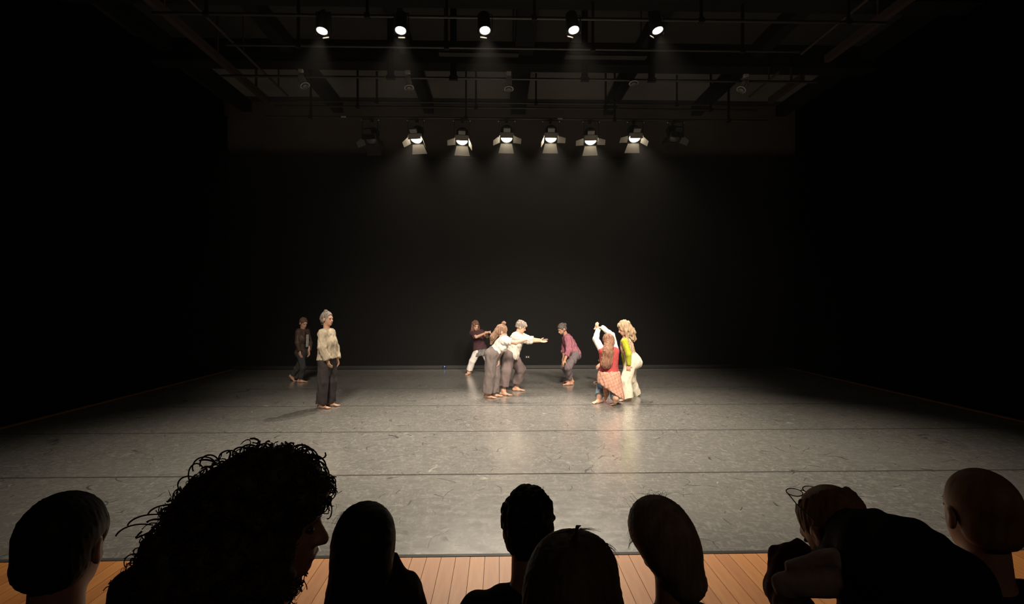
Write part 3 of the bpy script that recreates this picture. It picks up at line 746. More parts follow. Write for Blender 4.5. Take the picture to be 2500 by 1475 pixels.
S.el(w(0, -.01, .155), (.042, .040, .036), j.RH, .012); S.rc(w(-.03, .02, .17), w(.02, -.02, .19), .012, .008, .008); S.disp(strands(22, .0045, .025)); part('hair', S, HH, M['h_light'], root)

# white shirt, arms stretched out to the right
j = rig(10.45, (1272, 798, 0), (.92, -.08, -.34), hs=1.0, sR=(1258, 823, -.16), sL=(1268, 819, .16), eR=(1290, 833, -.12), wR=(1317, 833, -.05), eL=(1294, 828, .15), wL=(1318, 830, .06),
        dR=(1, .1, -.12), nR=(0, -.5, 1), dL=(1, -.1, -.02), nL=(0, .4, 1), cR=.12, cL=.1, hR=(1243, 868, -.1), hL=(1250, 867, .1), kR=(1236, 908, -.25), kL=(1271, 902, .12), aR=(1229, 953, -.28), aL=(1260, 943, .22), fR=(.85, -.5, 0), fL=(.95, -.3, 0))
root = person(j, 'dancer in a pale rolled-sleeve shirt reaching both arms to the right', PG)
S = SDF(); add_body(S, j); part('body', S, BH, M['skin'], root); face_parts(j, root, M['iris'], M['h_brown'])
ms, mh, up, r, f, R = torso_frame(j)
S = SDF(); add_torso(S, j, .035, True); S.rc(mh + up * .28, mh - up * .01 + f * .03, .145, .165, .05, n=f, s=1.15); S.cut(mh - up * .0, -up + .28 * f * -1)
S.rc(ms, ms + up * .05, .066, .056, .03, cut=True)
for q in 'RL':
    sh, e, w_ = getattr(j, 's' + q), getattr(j, 'e' + q), getattr(j, 'w' + q); S.rc(sh, e, .078, .062, .04); b = e + (w_ - e) * .35; S.rc(e, b, .06, .056, .02, cut=True); S.rc(b - unit(w_ - e) * .05, b, .062, .062, .01, cut=True, cuta=True)
S.disp(folds(25, .0065, .075)); part('shirt', S, CH, fab('off_white_shirt', (.66, .62, .56)), root)
S = SDF(); skirt_pants(S, j, .115, .110, .098, .80, .10, .018); S.disp(folds(26, .008, .12)); part('trousers', S, CH, fab('plum_grey_fabric', (.165, .125, .125)), root)
S = SDF(); w = hair_cap(S, j, .014, face=(0, .125, -.045), fr=(.085, .088, .108)); S.cut(w(0, -.1, -.035), -j.RH[:, 2])
S.rc(w(-.02, .05, .09), w(.03, .10, .05), .028, .02, .02); S.el(w(0, -.06, .10), (.05, .04, .025), j.RH, .02); S.disp(strands(27, .0045, .025)); part('hair', S, HH, M['h_grey'], root)

# man in a purple shirt bending forward
j = rig(11.5, (1372, 803, -.05), (-.78, -.42, -.45), hs=1.02, sL=(1386, 826, -.16), sR=(1382, 824, .17), eL=(1389, 856, -.25), wL=(1379, 879, -.28), eR=(1377, 852, .12), wR=(1376, 872, .0),
        dL=(-.5, -.1, -.85), nL=(.7, .6, -.3), dR=(-.2, -.1, -1), nR=(.6, -.6, 0), hL=(1404, 867, -.09), hR=(1402, 866, .10), kL=(1386, 898, -.28), kR=(1378, 896, .0), aL=(1391, 928, -.10), aR=(1393, 923, .22), fL=(-.92, -.35, 0), fR=(-.95, -.1, 0))
root = person(j, 'bearded man in a purple shirt and grey trousers bending forward', PG)
S = SDF(); add_body(S, j, False, 1.03); part('body', S, BH, M['skin_tan'], root); face_parts(j, root, M['iris'], M['h_dark'])
ms, mh, up, r, f, R = torso_frame(j)
S = SDF(); shirt(S, j, .03, 1.55, (.072, .066, .06), hem=-.03, fem=False, hemr=(.15, .165, 1.2)); S.disp(folds(30, .008, .09)); part('shirt', S, CH, fab('purple_shirt', (.33, .125, .165)), root)
S = SDF(); skirt_pants(S, j, .105, .085, .062, .88, .08, .018); S.disp(folds(31, .008, .08)); part('trousers', S, CH, fab('slate_fabric', (.155, .125, .135)), root)
S = SDF(); w = hair_cap(S, j, .010, face=(0, .12, -.045), fr=(.085, .088, .115)); S.cut(w(0, -.1, -.05), -j.RH[:, 2]); S.el(w(0, -.115, .045), (.035, .034, .034), j.RH, .01); S.disp(strands(32, .004, .025)); part('hair', S, HH, M['h_dark'], root)
S = SDF(); w = j.wp; S.el(w(0, .052, -.088), (.045, .042, .034), j.RH, .01)
for e in (-1, 1): S.rc(w(e * .055, .01, -.04), w(e * .035, .05, -.088), .014, .016, .02)
S.el(w(0, .098, -.055), (.034, .024, .026), j.RH, .004, sub=True); S.disp(strands(33, .002, .02)); part('beard', S, .006, M['h_dark'], root)

# woman seen from behind: red vest over white sleeves, plaid shirt tied round the waist
j = rig(9.27, (1484, 833, .08), (-.35, .90, -.25), hs=1.04, sL=(1469, 857, .0), sR=(1504, 857, .03), eL=(1454, 828, .12), wL=(1460, 806, .2), eR=(1493, 818, .14), wR=(1471, 800, .22),
        dL=(-.15, .1, .6), nL=(.7, .6, 0), dR=(-1, .05, .0), nR=(0, .2, -1), cR=.25, hL=(1475, 916, .0), hR=(1499, 916, .02), kL=(1467, 946, .28), kR=(1499, 950, .15), aL=(1463, 968, .12), aR=(1502, 973, -.16), fL=(-.75, -.55, 0), fR=(-.2, .6, -.7))
a = j.aR; j.xR = (a + np.array([.015, -.035, .0]), a + np.array([-.01, .02, -.105]), a + np.array([-.04, .06, -.125]))
root = person(j, 'woman from behind in red vest, plaid shirt round her waist, arms overhead', PG)
S = SDF(); add_body(S, j); part('body', S, BH, M['skin'], root); face_parts(j, root, M['iris'], M['h_brown'])
ms, mh, up, r, f, R = torso_frame(j)
S = SDF()
for q in 'LR':
    sh, e, w_ = getattr(j, 's' + q), getattr(j, 'e' + q), getattr(j, 'w' + q); S.rc(sh + (ms - sh) * .1, e, .066, .056, .02); S.rc(e, w_ + (w_ - e) * .1, .054, .042, .015, cut=True)
S.disp(folds(40, .004, .06)); part('sleeves', S, CH, fab('white_knit', (.74, .71, .66)), root)
S = SDF(); add_torso(S, j, .025, True); S.rc(mh + up * .3, mh + up * .04, .15, .170, .05, n=f, s=1.25); S.cut(mh + up * .03, -up); S.disp(folds(41, .003, .1)); part('vest', S, CH, fab('red_knit', (.43, .070, .072)), root)
# plaid
pm_ = fab('plaid', (.62, .36, .27)); nt = pm_.node_tree; b = nt.nodes['Principled BSDF']; L = nt.links
tc = nt.nodes.new('ShaderNodeTexCoord'); sx = nt.nodes.new('ShaderNodeSeparateXYZ'); mpp = nt.nodes.new('ShaderNodeMapping'); mpp.inputs['Rotation'].default_value = (0, .35, 0); L.new(tc.outputs['Object'], mpp.inputs['Vector']); L.new(mpp.outputs[0], sx.inputs[0])
fac = []
for axn, sc_ in (('X', 19), ('Z', 17), ('X', 38), ('Z', 34)):
    mu = nt.nodes.new('ShaderNodeMath'); mu.operation = 'MULTIPLY'; mu.inputs[1].default_value = sc_; L.new(sx.outputs[axn], mu.inputs[0])
    fr = nt.nodes.new('ShaderNodeMath'); fr.operation = 'FRACT'; L.new(mu.outputs[0], fr.inputs[0])
    lt = nt.nodes.new('ShaderNodeMath'); lt.operation = 'LESS_THAN'; lt.inputs[1].default_value = .22; L.new(fr.outputs[0], lt.inputs[0]); fac.append(lt.outputs[0])
cur = (.66, .40, .29)
for i, (fo, cc) in enumerate(zip(fac, ((.30, .13, .10), (.34, .15, .11), (.58, .24, .19), (.60, .26, .2)))):
    mx = nt.nodes.new('ShaderNodeMix'); mx.data_type = 'RGBA'; mq = nt.nodes.new('ShaderNodeMath'); mq.operation = 'MULTIPLY'; mq.inputs[1].default_value = .6; L.new(fo, mq.inputs[0]); L.new(mq.outputs[0], mx.inputs[0])
    if i == 0: mx.inputs[6].default_value = (*cur, 1)
    else: L.new(prev, mx.inputs[6])
    mx.inputs[7].default_value = (*cc, 1); prev = mx.outputs[2]
L.new(prev, b.inputs['Base Color'])
S = SDF(); lo_ = j.J((1499, 968, -.05)); S.rc(mh + up * .055, mh - up * .12, .192, .208, .05, n=f, s=1.1, cuta=True); S.rc(mh - up * .05, lo_, .20, .185, .06, n=f, s=1.2)
c0 = j.J((1463, 936, 0)); c1 = j.J((1519, 974, 0)); dv = c1 - c0; S.cut(c0, np.array([-dv[2], 0, dv[0]]) * (-1)); S.disp(folds(43, .005, .09)); ps = part('tied_plaid_shirt', S, CH, pm_, root)
S = SDF(); S.rc(j.J((1477, 940, .15)), j.J((1480, 962, .12)), .05, .05, .02); S.rc(j.J((1480, 962, .12)), j.J((1477, 976, .1)), .048, .022, .02); S.disp(folds(44, .006, .06)); part('hanging_sleeve', S, CH, pm_, ps)
S = SDF(); skirt_pants(S, j, .090, .082, .078, .93, .03, .000); S.disp(folds(45, .005, .08)); part('jeans', S, CH, fab('blue_denim', (.16, .215, .27)), root)
S = SDF(); w = hair_cap(S, j, .018, face=(0, .135, -.055), fr=(.075, .085, .11)); t0 = w(0, -.06, -.0); t1 = j.J((1484, 862, -.14)); t2 = j.J((1480, 886, -.16))
S.rc(t0, t1, .085, .095, .04, n=f, s=1.3); S.rc(t1, t2, .092, .11, .04, n=f, s=2.0); S.rc(t1 + r * .05, t2 + r * .03, .06, .07, .03, n=f, s=2); S.disp(strands(46, .006, .035)); part('hair', S, HH, M['h_red'], root)

# woman in cream trousers with chartreuse sleeves
j = rig(9.72, (1523, 801, .0), (-.93, -.12, -.34), hs=1.06, sL=(1525, 834, -.17), sR=(1530, 834, .17), eL=(1535, 866, -.24), wL=(1535, 891, -.22), eR=(1524, 868, .22), wR=(1526, 892, .2),
        dL=(-.03, 0, -1), nL=(0, 1, 0), dR=(0, 0, -1), nR=(0, -1, 0), hL=(1542, 880, -.10), hR=(1544, 879, .10), kL=(1527, 930, -.13), kR=(1539, 926, .2), aL=(1532, 973, -.14), aR=(1550, 960, .40), fL=(-.95, -.25, 0), fR=(-.9, -.4, 0))
root = person(j, 'woman in cream trousers with chartreuse sleeves and long blond hair', PG)
S = SDF(); add_body(S, j); part('body', S, BH, M['skin'], root); face_parts(j, root, M['iris'], M['h_blond'])
ms, mh, up, r, f, R = torso_frame(j)
S = SDF()
for q in 'LR':
    sh, e, w_ = getattr(j, 's' + q), getattr(j, 'e' + q), getattr(j, 'w' + q); S.rc(sh, e, .064, .054, .02); S.rc(e, w_, .052, .042, .02, cut=True)
S.disp(folds(50, .003, .06)); part('sleeves', S, CH, fab('chartreuse_knit', (.42, .46, .035)), root)
S = SDF(); add_torso(S, j, .018, True, False); S.cut(mh + up * .10, -up); S.disp(folds(51, .006, .07)); part('vest', S, CH, fab('beige_lace', (.52, .37, .26), noise=.45, nscale=55), root)
S = SDF(); skirt_pants(S, j, .108, .100, .115, .96, .17, .02)
S.el(mh - f * .07 - up * .06, (.15, .10, .12), R, .05); S.disp(folds(52, .006, .14)); part('trousers', S, CH, fab('cream_trousers', (.78, .72, .58)), root)
S = SDF(); w = hair_cap(S, j, .022, face=(0, .130, -.045), fr=(.085, .085, .108)); S.rc(w(0, -.05, .02), w(0, -.09, -.12), .09, .088, .04); S.rc(w(0, -.09, -.12), w(0, -.10, -.24), .085, .06, .04)
S.rc(w(-.07, .01, -.05), w(-.08, .035, -.20), .04, .035, .03); S.disp(strands(53, .009, .045)); part('hair', S, HH, M['h_blond'], root)

# someone squatting behind the woman in red, mostly hidden by her
j = rig(11.5, (1474, 862, 0), (-.95, -.2, -.1), hs=1.0, sL=(1482, 884, -.16), sR=(1482, 883, .16), eL=(1478, 903, -.25), wL=(1465, 889, -.28), eR=(1474, 900, .2), wR=(1472, 886, .2),
        dL=(-.7, -.1, -.75), nL=(.3, .9, 0), dR=(-.5, 0, .4), nR=(0, -1, 0), hL=(1492, 922, -.1), hR=(1492, 922, .1), kL=(1476, 905, -.16), kR=(1472, 905, .16), aL=(1480, 928, -.1), aR=(1466, 927, .25), fL=(-.9, -.3, 0), fR=(-1, -.1, 0))
root = person(j, 'squatting dancer in pink almost hidden behind the woman in the red vest', PG)
S = SDF(); add_body(S, j, s=.92); part('body', S, BH, M['skin'], root); face_parts(j, root, M['iris'], M['h_brown'])
S = SDF(); shirt(S, j, .014, 1.9, (.055, .048, .042), hem=0.0, s=.92); S.disp(folds(60, .004, .07)); part('shirt', S, CH, fab('pink_shirt', (.55, .25, .24)), root)
S = SDF(); skirt_pants(S, j, .092, .075, .06, .9, .08, .012, .92); S.disp(folds(61, .005, .08)); part('trousers', S, CH, fab('brown_trousers', (.10, .08, .075)), root)
S = SDF(); hair_cap(S, j, .012, face=(0, .12, -.06)); S.disp(strands(62, .004, .03)); part('hair', S, HH, M['h_brown'], root)
# ------------------------------------------------------------------ the audience in the dark
AG = 'spectators in the dark front rows'
tag(BM().box((XL + .2, -2.9, 0), (XR - .2, 1.31, .15)).build('seating_riser', M['beam']), 'low black platform under the second row of seats', 'platform')
def bench(y, z0, label):
    r = empty('audience_bench', (.3, y, z0)); tag(r, label, 'bench', 'benches for the audience')
    BM().box((-2.6, -.12, .36), (2.6, .12, .42)).build('seat', M['black_metal'], r, bevel=.01)
    for x in (-2.4, -1.2, 0, 1.2, 2.4): BM().box((x - .03, -.1, 0), (x + .03, .1, .36)).build('leg', M['black_metal'], r)
bench(1.47, 0, 'long dark bench under the front row of spectators'); bench(.92, .15, 'long dark bench under the second row of spectators')
def spectator(D, px, py, hf, label, coat, seat_z, hs=1.0, tilt=0.0, lean=(0, 0), skin='skin_dim', fem=False, sw=.155, arms=True, sit_y=None):
    """seated figure; head centre at pixel (px,py), depth D, looking along hf"""
    j = Rig(); j.hd = P(px, py, D); j.RH = head_axes(hf, tilt); j.hs = hs; j.D = D; j.J = lambda t: P(t[0], t[1], D + (t[2] if len(t) > 2 else 0))
    hx, hy, hz = j.hd; z = seat_z
    ms = np.array([hx + lean[0], hy - .04 + lean[1], hz - .245]); by = hy - .06 + lean[1] * 2.0 if sit_y is None else sit_y; mh = np.array([hx + lean[0] * 2, by, z + .145])
    j.sL = ms + np.array([-sw, 0, -.02]); j.sR = ms + np.array([sw, 0, -.02]); j.hL = mh + np.array([-.09, 0, 0]); j.hR = mh + np.array([.09, 0, 0])
    for q, e in (('L', -1), ('R', 1)):
        s = getattr(j, 's' + q); h = getattr(j, 'h' + q)
        el = s + np.array([e * .01, .05, -.27]); w = np.array([mh[0] + e * .07, mh[1] + .24, z + .20])
        k = h + np.array([e * .04, .30, -.02]); a = k + np.array([0, -.10, -(z - FL[seat_z]) - .0])
        a[2] = FL[seat_z] + .085
        for n_, v in (('e', el), ('w', w), ('d', np.array([-e * .3, .9, -.3])), ('n', np.array([-e * .2, -.1, -1])), ('k', k), ('a', a), ('f', np.array([e * .15, 1, 0])), ('z', FL[seat_z] + .004)): setattr(j, n_ + q, v)
    root = empty('person', (mh[0], mh[1], FL[seat_z])); tag(root, label, 'person', AG)
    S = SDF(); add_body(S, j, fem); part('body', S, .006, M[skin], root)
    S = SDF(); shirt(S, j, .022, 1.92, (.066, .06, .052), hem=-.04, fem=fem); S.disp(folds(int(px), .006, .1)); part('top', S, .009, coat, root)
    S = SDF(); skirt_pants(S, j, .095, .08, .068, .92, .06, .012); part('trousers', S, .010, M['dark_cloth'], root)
    return j, root
FL = {.42: 0.0, .57: .15}
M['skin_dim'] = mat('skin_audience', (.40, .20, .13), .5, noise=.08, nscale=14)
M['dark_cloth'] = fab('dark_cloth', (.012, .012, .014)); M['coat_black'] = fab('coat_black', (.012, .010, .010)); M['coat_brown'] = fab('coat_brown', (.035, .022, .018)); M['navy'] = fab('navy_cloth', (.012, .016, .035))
M['mauve'] = fab('mauve_cloth', (.42, .31, .30)); M['dark_red'] = fab('dark_red_cloth', (.10, .028, .022)); M['h_ginger'] = hairm('hair_ginger_grey', (.16, .075, .04), (.28, .15, .085))
M['h_mid'] = hairm('hair_mid_brown', (.18, .125, .10), (.34, .245, .195)); M['h_choc2'] = hairm('hair_chestnut', (.06, .038, .026), (.12, .078, .055))
def wisp(p0, d, length, curve, n=9, rs=random):
    """one loose bent hair"""
    p = np.array(p0, float); d = unit(d); out = [p.copy()]; c = np.asarray(curve, float)
    for i in range(n):
        p = p + d * length / n; d = unit(d + c / n); out.append(p.copy())
    return out
def wisps(root, polys, r, m, name='loose_hair', taper=.4):
    V, Q = tubes(polys, r, 4, taper); V = V - np.array(root.location); o = link_mesh(name, mesh_np(name, V, Q), m, root); o['kind'] = 'stuff'; return o

# big curly head in profile
rs = np.random.RandomState(4)
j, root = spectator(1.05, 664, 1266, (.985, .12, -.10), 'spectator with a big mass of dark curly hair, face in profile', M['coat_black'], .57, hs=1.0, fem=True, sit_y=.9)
face_parts(j, root, M['iris'], M['h_black'])
S = SDF(); w = hair_cap(S, j, .020, face=(0, .145, -.06), fr=(.09, .075, .098))
lumps = [((596, 1190), .07), ((560, 1235), .075), ((520, 1250), .06), ((640, 1172), .052), ((700, 1162), .048), ((735, 1180), .043), ((500, 1208), .043), ((470, 1260), .05), ((560, 1300), .09), ((480, 1330), .085), ((420, 1350), .06), ((640, 1300), .085), ((560, 1380), .10), ((450, 1420), .09), ((390, 1360), .045), ((640, 1400), .085), ((760, 1200), .035), ((350, 1420), .045), ((540, 1460), .1)]
for (x, y), r in lumps:
    for dz in (-.03, .05): S.el(j.J((x + rs.uniform(-8, 8), y + rs.uniform(-8, 8), dz + rs.uniform(-.03, .03))), (r * .8, r * .9, r * .8), None, .025)
fw = j.wp(0, .16, -.07); S.el(fw, (.088, .12, .105), j.RH, .01, sub=True)
S.disp(lambda p: wav(p, [unit(rs_) * 150 for rs_ in np.random.RandomState(1).normal(size=(6, 3))], .006, 3)); hair = part('hair', S, .005, M['h_choc'], root)
V = np.array([v.co[:] for v in hair.data.vertices]); Nn = np.array([v.normal[:] for v in hair.data.vertices]); base = np.array(root.location)
pol = []; fc = j.hd + j.RH @ np.array([0, .09, -.05])
cand = [i for i in rs.permutation(len(V)) if (V[i] + base)[2] > 1.20 and np.linalg.norm(V[i] + base - fc) > .078][:2400]
for i in cand:
    p = V[i] + base; nrm = unit(Nn[i] + rs.normal(size=3) * .45); t1 = unit(np.cross(nrm, rs.normal(size=3))); t2 = np.cross(nrm, t1)
    R_ = rs.uniform(.004, .014); turns = rs.uniform(.8, 1.9); L_ = rs.uniform(.006, .028); n = 16; ph = rs.uniform(0, 6.28)
    c0 = t1 * math.cos(ph) + t2 * math.sin(ph); bend = unit(rs.normal(size=3) + np.array([0, 0, -.6])) * rs.uniform(.0, .012)
    pol.append([p - nrm * .008 + nrm * L_ * k / n + bend * (k / n) ** 2 + R_ * (.4 + .6 * k / n) * ((t1 * math.cos(ph + turns * 6.28 * k / n) + t2 * math.sin(ph + turns * 6.28 * k / n)) - c0) for k in range(n + 1)])
wisps(root, pol[::4], .0024, M['h_choc'], 'curls', .8); wisps(root, pol[1::2], .0013, M['h_choc'], 'curls', .8); wisps(root, pol[2::4], .0007, M['h_choc'], 'curls', .8)
# the large single loops standing off the outline
pol = []
for cx, cy, rx, ry, a0, a1 in ((710, 1128, 32, 32, 200, -20), (648, 1105, 22, 22, 210, -10), (760, 1140, 36, 30, 120, -40), (780, 1190, 40, 32, 100, -70), (512, 1135, 24, 24, 190, 0), (590, 1108, 22, 16, 200, -10), (480, 1160, 20, 28, 240, 40), (775, 1215, 26, 30, 120, -80), (560, 1120, 26, 20, 200, -20), (620, 1112, 18, 18, 200, 10), (735, 1112, 30, 26, 170, -40), (790, 1225, 12, 26, 110, -90), (770, 1165, 34, 40, 150, -60), (785, 1205, 34, 22, 120, -80), (690, 1112, 26, 24, 190, 20), (460, 1185, 26, 22, 230, 60), (440, 1215, 18, 22, 250, 80), (500, 1142, 30, 26, 200, 20), (610, 1104, 24, 18, 190, -20), (745, 1128, 34, 36, 160, -50), (800, 1245, 10, 22, 100, -100), (420, 1262, 60, 30, 170, 60), (380, 1290, 70, 34, 170, 70), (350, 1320, 70, 40, 165, 70)):
    d0 = rs.uniform(-.03, .05); n = 16
    pol.append([j.J((cx + rx * math.cos(math.radians(a0 + (a1 - a0) * k / n)), cy - ry * math.sin(math.radians(a0 + (a1 - a0) * k / n)), d0 + .02 * k / n)) for k in range(n + 1)])
wisps(root, pol, .0019, M['h_choc'], 'curls', .7)
S = SDF(); S.rc(j.J((340, 1460, -.02)), j.J((620, 1450, .02)), .05, .07, .03); S.rc(j.J((345, 1460, -.02)), j.J((400, 1600, -.02)), .05, .10, .03); S.rc(j.J((420, 1420, .03)), j.J((560, 1400, .05)), .05, .06, .03); S.disp(folds(71, .006, .08)); part('hood', S, .008, M['coat_black'], root)

# far left, dark smooth hair
j, root = spectator(1.2, 160, 1332, (-.12, .99, -.1), 'spectator at the far left, dark smooth hair, cheek and ear showing', M['coat_black'], .57, hs=.95, sit_y=.9)
face_parts(j, root, M['iris'], M['h_black'])
S = SDF(); w = hair_cap(S, j, .012, face=(0, .115, -.06), fr=(.10, .085, .11)); S.el(w(.08, .012, -.02), (.03, .03, .04), j.RH, .008, sub=True); S.disp(strands(72, .0012, .012)); part('hair', S, .005, M['h_black'], root)

# long straight dark hair from behind
j, root = spectator(1.5, 891, 1338, (-.08, .99, -.08), 'spectator with long straight dark hair seen from behind', M['coat_black'], .42, fem=True, tilt=-.03)
S = SDF(); w = hair_cap(S, j, .012, face=(0, .14, -.06)); ms, mh, up, r, f, R = torso_frame(j)
S.el(w(0, -.02, .04), (.080, .095, .088), j.RH, .02)
S.rc(w(0, -.045, 0), w(-.005, -.06, -.12), .076, .082, .04, n=(0, 1, 0), s=1.1); S.rc(w(-.005, -.06, -.12), w(-.015, -.075, -.30), .082, .088, .03, n=(0, 1, 0), s=1.5)
S.disp(strands(74, .0010, .011)); hr = part('hair', S, .005, M['h_black'], root)
rs = np.random.RandomState(8); pol = []
for _ in range(46):
    x = rs.uniform(-.07, .075); a = w(x * .6, rs.uniform(-.05, .04), .122 - abs(x) * .4); pol.append(wisp(a, np.array([np.sign(x) * .8 + rs.normal() * .3, -.2, .35]), rs.uniform(.03, .08), (0, -.3, -2.2)))
wisps(root, pol, .0006, M['h_black'])
S = SDF(); S.rc(j.J((930, 1372, .0)), j.J((956, 1370, .02)), .02, .02, .02); S.rc(j.J((956, 1372, .02)), j.J((985, 1450, .0)), .022, .05, .02); S.rc(j.J((985, 1450, .0)), j.sR, .05, .06, .03); S.disp(folds(75, .003, .04)); part('hood', S, .006, M['coat_brown'], root)

# short tousled dark hair, neck showing
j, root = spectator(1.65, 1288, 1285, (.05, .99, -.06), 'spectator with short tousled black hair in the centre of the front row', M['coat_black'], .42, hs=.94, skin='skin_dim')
S = SDF(); w = hair_cap(S, j, .011, face=(0, .12, -.06), fr=(.10, .09, .12)); rs = np.random.RandomState(5)
for _ in range(70):
    th, ph = rs.uniform(0, 6.28), rs.uniform(.05, 1.9); n_ = np.array([math.sin(ph) * math.cos(th), math.sin(ph) * math.sin(th), math.cos(ph)])
    if n_[1] > .55: continue
    c_ = w(*(np.array([0, -.014, .034]) + n_ * np.array([.076, .095, .088]))); S.el(c_, (.017, .017, .012), None, .012)
S.rc(w(-.02, -.01, .118), w(.03, .0, .118), .017, .015, .01); S.cut(w(0, -.1, -.085), -j.RH[:, 2]); S.disp(strands(76, .0022, .016)); part('hair', S, .005, M['h_black'], root)

# rounded dark head with a little tied tuft, low in the second row
j, root = spectator(1.05, 1388, 1458, (.1, .98, -.1), 'spectator low in the centre, dark parted hair with a small tuft', M['coat_black'], .57, fem=True, sit_y=.9)
S = SDF(); w = hair_cap(S, j, .014, face=(0, .14, -.06)); S.el(j.J((1432, 1392, .0)), (.062, .07, .066), None, .03)
S.rc(w(0, -.05, 0), w(0, -.07, -.22), .085, .09, .04); S.rc(w(.05, -.03, -.02), w(.065, -.05, -.2), .06, .055, .03)
S.rc(j.J((1403, 1316, -.04)), j.J((1409, 1288, -.04)), .0055, .0036, .008); S.rc(j.J((1409, 1288, -.04)), j.J((1416, 1284, -.04)), .004, .003, .003)
S.disp(strands(78, .0009, .010)); part('hair', S, .004, M['h_choc2'], root)
rs = np.random.RandomState(9); pol = []
for k in range(16): pol.append(wisp(j.J((1345 + k * 4, 1305 - min(k, 10) * .6, .0)), np.array([.9, 0, .35 + rs.normal() * .08]), rs.uniform(.035, .06), (0.2, 0, -.8)))
for k in range(26): x = rs.uniform(1415, 1475); pol.append(wisp(j.J((x, 1308 + (x - 1415) * .55, rs.uniform(-.02, .02))), np.array([.9, 0, .55 + rs.normal() * .2]), rs.uniform(.02, .055), (.3, 0, -2.2)))
wisps(root, pol, .0005, M['h_choc2'])

# tilted brown head with wispy light edge
j, root = spectator(1.5, 1617, 1318, (-.30, .94, -.12), 'spectator with tilted mid brown hair and loose wisps, right of centre', M['coat_black'], .42, tilt=.32, fem=True, lean=(.03, 0), hs=.95, sw=.13)
S = SDF(); w = hair_cap(S, j, .014, face=(0, .135, -.06)); S.el(w(-.005, -.01, .045), (.076, .09, .088), j.RH, .02)
S.rc(w(.01, -.05, .0), w(.0, -.06, -.11), .064, .050, .03); S.rc(w(-.02, -.04, -.02), w(-.005, -.055, -.11), .06, .05, .03); S.disp(strands(80, .0011, .011)); part('hair', S, .0045, M['h_mid'], root)
rs = np.random.RandomState(12); pol = []
for k in range(60):
    y = rs.uniform(1235, 1330); x = 1575 - (y - 1235) * .22; pol.append(wisp(j.J((x, y, rs.uniform(-.03, .04))), np.array([-.9, rs.normal() * .2, .5 + rs.normal() * .2]), rs.uniform(.025, .055), (.4, 0, -2.8)))
for k in range(24): pol.append(wisp(j.J((rs.uniform(1578, 1625), 1219, rs.uniform(-.02, .04))), np.array([rs.normal() * .5 - .2, 0, .8]), rs.uniform(.012, .035), (rs.normal() * .8, 0, -1.6)))
for (x, y) in ((1566, 1246), (1562, 1252), (1570, 1240), (1558, 1262)): pol.append(wisp(j.J((x, y, 0)), np.array([-.6, 0, .8]), .055, (-1.2, 0, 1.4), 12))
wisps(root, pol, .0006, M['h_mid'])

# balding man bent forward, glasses pushed up
j, root = spectator(1.45, 2036, 1290, (-.22, .74, -.60), 'balding man bowed forward with glasses pushed up on his head', M['coat_brown'], .42, hs=1.0, lean=(.04, -.10), sw=.165, sit_y=1.42)
face_parts(j, root, M['iris'], M['h_ginger'])
ms, mh, up, r, f, R = torso_frame(j)
S = SDF(); w = hair_cap(S, j, .006, face=(0, .135, -.04), fr=(.09, .085, .12)); S.el(w(0, -.01, .105), (.062, .085, .055), j.RH, .01, sub=True); S.el(w(-.09, .0, -.016), (.02, .03, .042), j.RH, .006, sub=True); S.disp(strands(82, .0018, .012)); part('hair', S, .0045, M['h_ginger'], root)
S = SDF(); b0 = j.J((2118, 1325, -.12)); b1 = j.J((2200, 1385, -.20)); b2 = j.J((2275, 1440, -.18))
S.rc(b0, b1, .085, .105, .06); S.rc(b1, b2, .105, .115, .06); S.rc(b2, np.array([b2[0] - .26, 1.38, .66]), .10, .12, .06); S.rc(j.J((2080, 1380, -.06)), b2, .09, .1, .05); S.disp(folds(84, .005, .12)); part('coat', S, .008, M['coat_black'], root)
S = SDF(); S.rc(j.J((1930, 1384, -.08)), j.J((2040, 1362, -.14)), .016, .026, .006); S.rc(j.J((1915, 1428, -.08)), j.J((2060, 1412, -.14)), .032, .044, .006); S.disp(folds(85, .002, .04, (1, 0, 0))); part('hood', S, .006, M['mauve'], root)
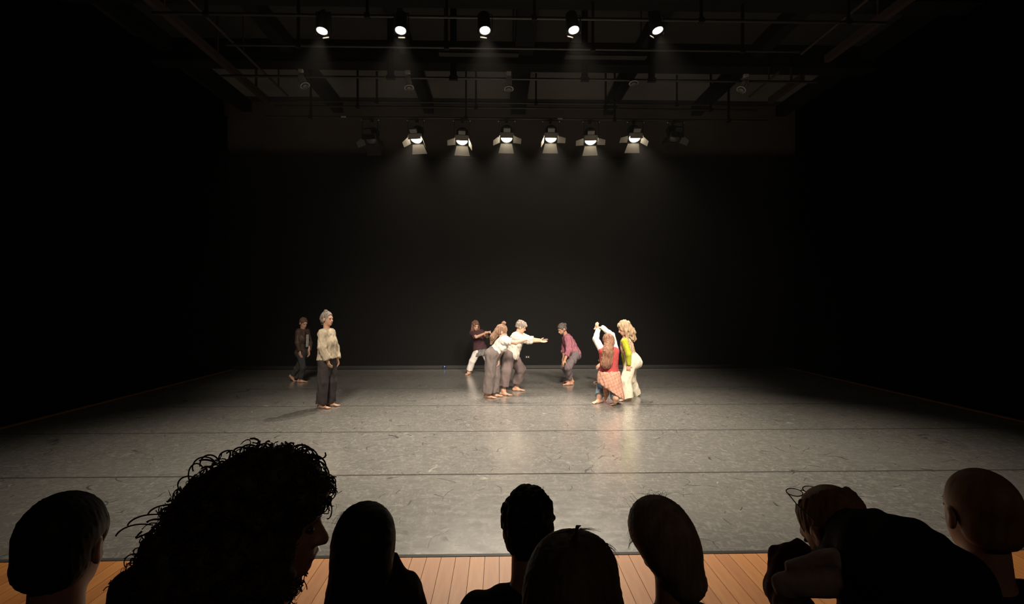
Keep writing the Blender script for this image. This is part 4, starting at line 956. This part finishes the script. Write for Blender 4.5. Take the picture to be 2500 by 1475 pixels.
S = SDF(); e_ = j.J((1912, 1440, .08)); S.rc(j.J((1912, 1366, .12)), j.J((1955, 1340, .1)), .034, .028, .015); S.rc(e_, j.J((1912, 1362, .12)), .05, .038, .02); S.rc(e_, j.sL, .05, .06, .02); S.disp(folds(86, .004, .05)); part('sleeve', S, .007, M['dark_red'], root)
gl = empty('glasses', j.hd); 
tag(gl, 'thin dark glasses pushed up on the bowed balding head', 'glasses')
def ring(c, ux, uz, rx, rz, n=20): return [c + ux * rx * math.cos(2 * math.pi * k / n) + uz * rz * math.sin(2 * math.pi * k / n) for k in range(n + 1)]
g0 = w(0, .040, .118); ux = j.RH[:, 0]; uz = unit(j.RH[:, 1] * .6 + j.RH[:, 2] * .8)
fr_ = [ring(g0 + ux * e * .032, ux, uz, .026, .019) for e in (-1, 1)] + [[g0 - ux * .007, g0 + uz * .006, g0 + ux * .007]]
V, Q = tubes(fr_, .0016, 6, 1.0); link_mesh('frame', mesh_np('frame', V - np.array(gl.location), Q), M['black_metal'], gl)
for e in (-1, 1):
    V, Q = tubes([[g0 + ux * e * .058, w(e * .084, .0, .075), w(e * .086, -.035, .02)]], .0016, 6, 1.0); link_mesh('temple', mesh_np('temple', V - np.array(gl.location), Q), M['black_metal'], gl)
    m_ = mat('lens_clear', (.9, .9, .9), .05); m_.node_tree.nodes['Principled BSDF'].inputs['Transmission Weight'].default_value = 1.0
    me = bpy.data.meshes.new('lens'); pts = ring(g0 + ux * e * .032, ux, uz, .025, .018)[:-1]; me.from_pydata([tuple(p_ - np.array(gl.location)) for p_ in pts], [], [tuple(range(len(pts)))]); lo_ = link_mesh('lens', me, m_, gl); so = lo_.modifiers.new('s', 'SOLIDIFY'); so.thickness = .0012

# man at the right edge
j, root = spectator(1.5, 2392, 1252, (.18, .98, -.05), 'close-cropped man at the right edge, ear and neck showing', M['navy'], .42, hs=1.06, sw=.125)
face_parts(j, root, M['iris'], M['h_ginger'])
S = SDF(); w = hair_cap(S, j, .004, face=(0, .125, -.05), fr=(.10, .095, .12)); S.el(w(-.088, .0, -.016), (.02, .03, .042), j.RH, .006, sub=True); S.cut(w(0, -.1, -.07), -j.RH[:, 2]); part('hair', S, .0045, M['h_ginger'], root)
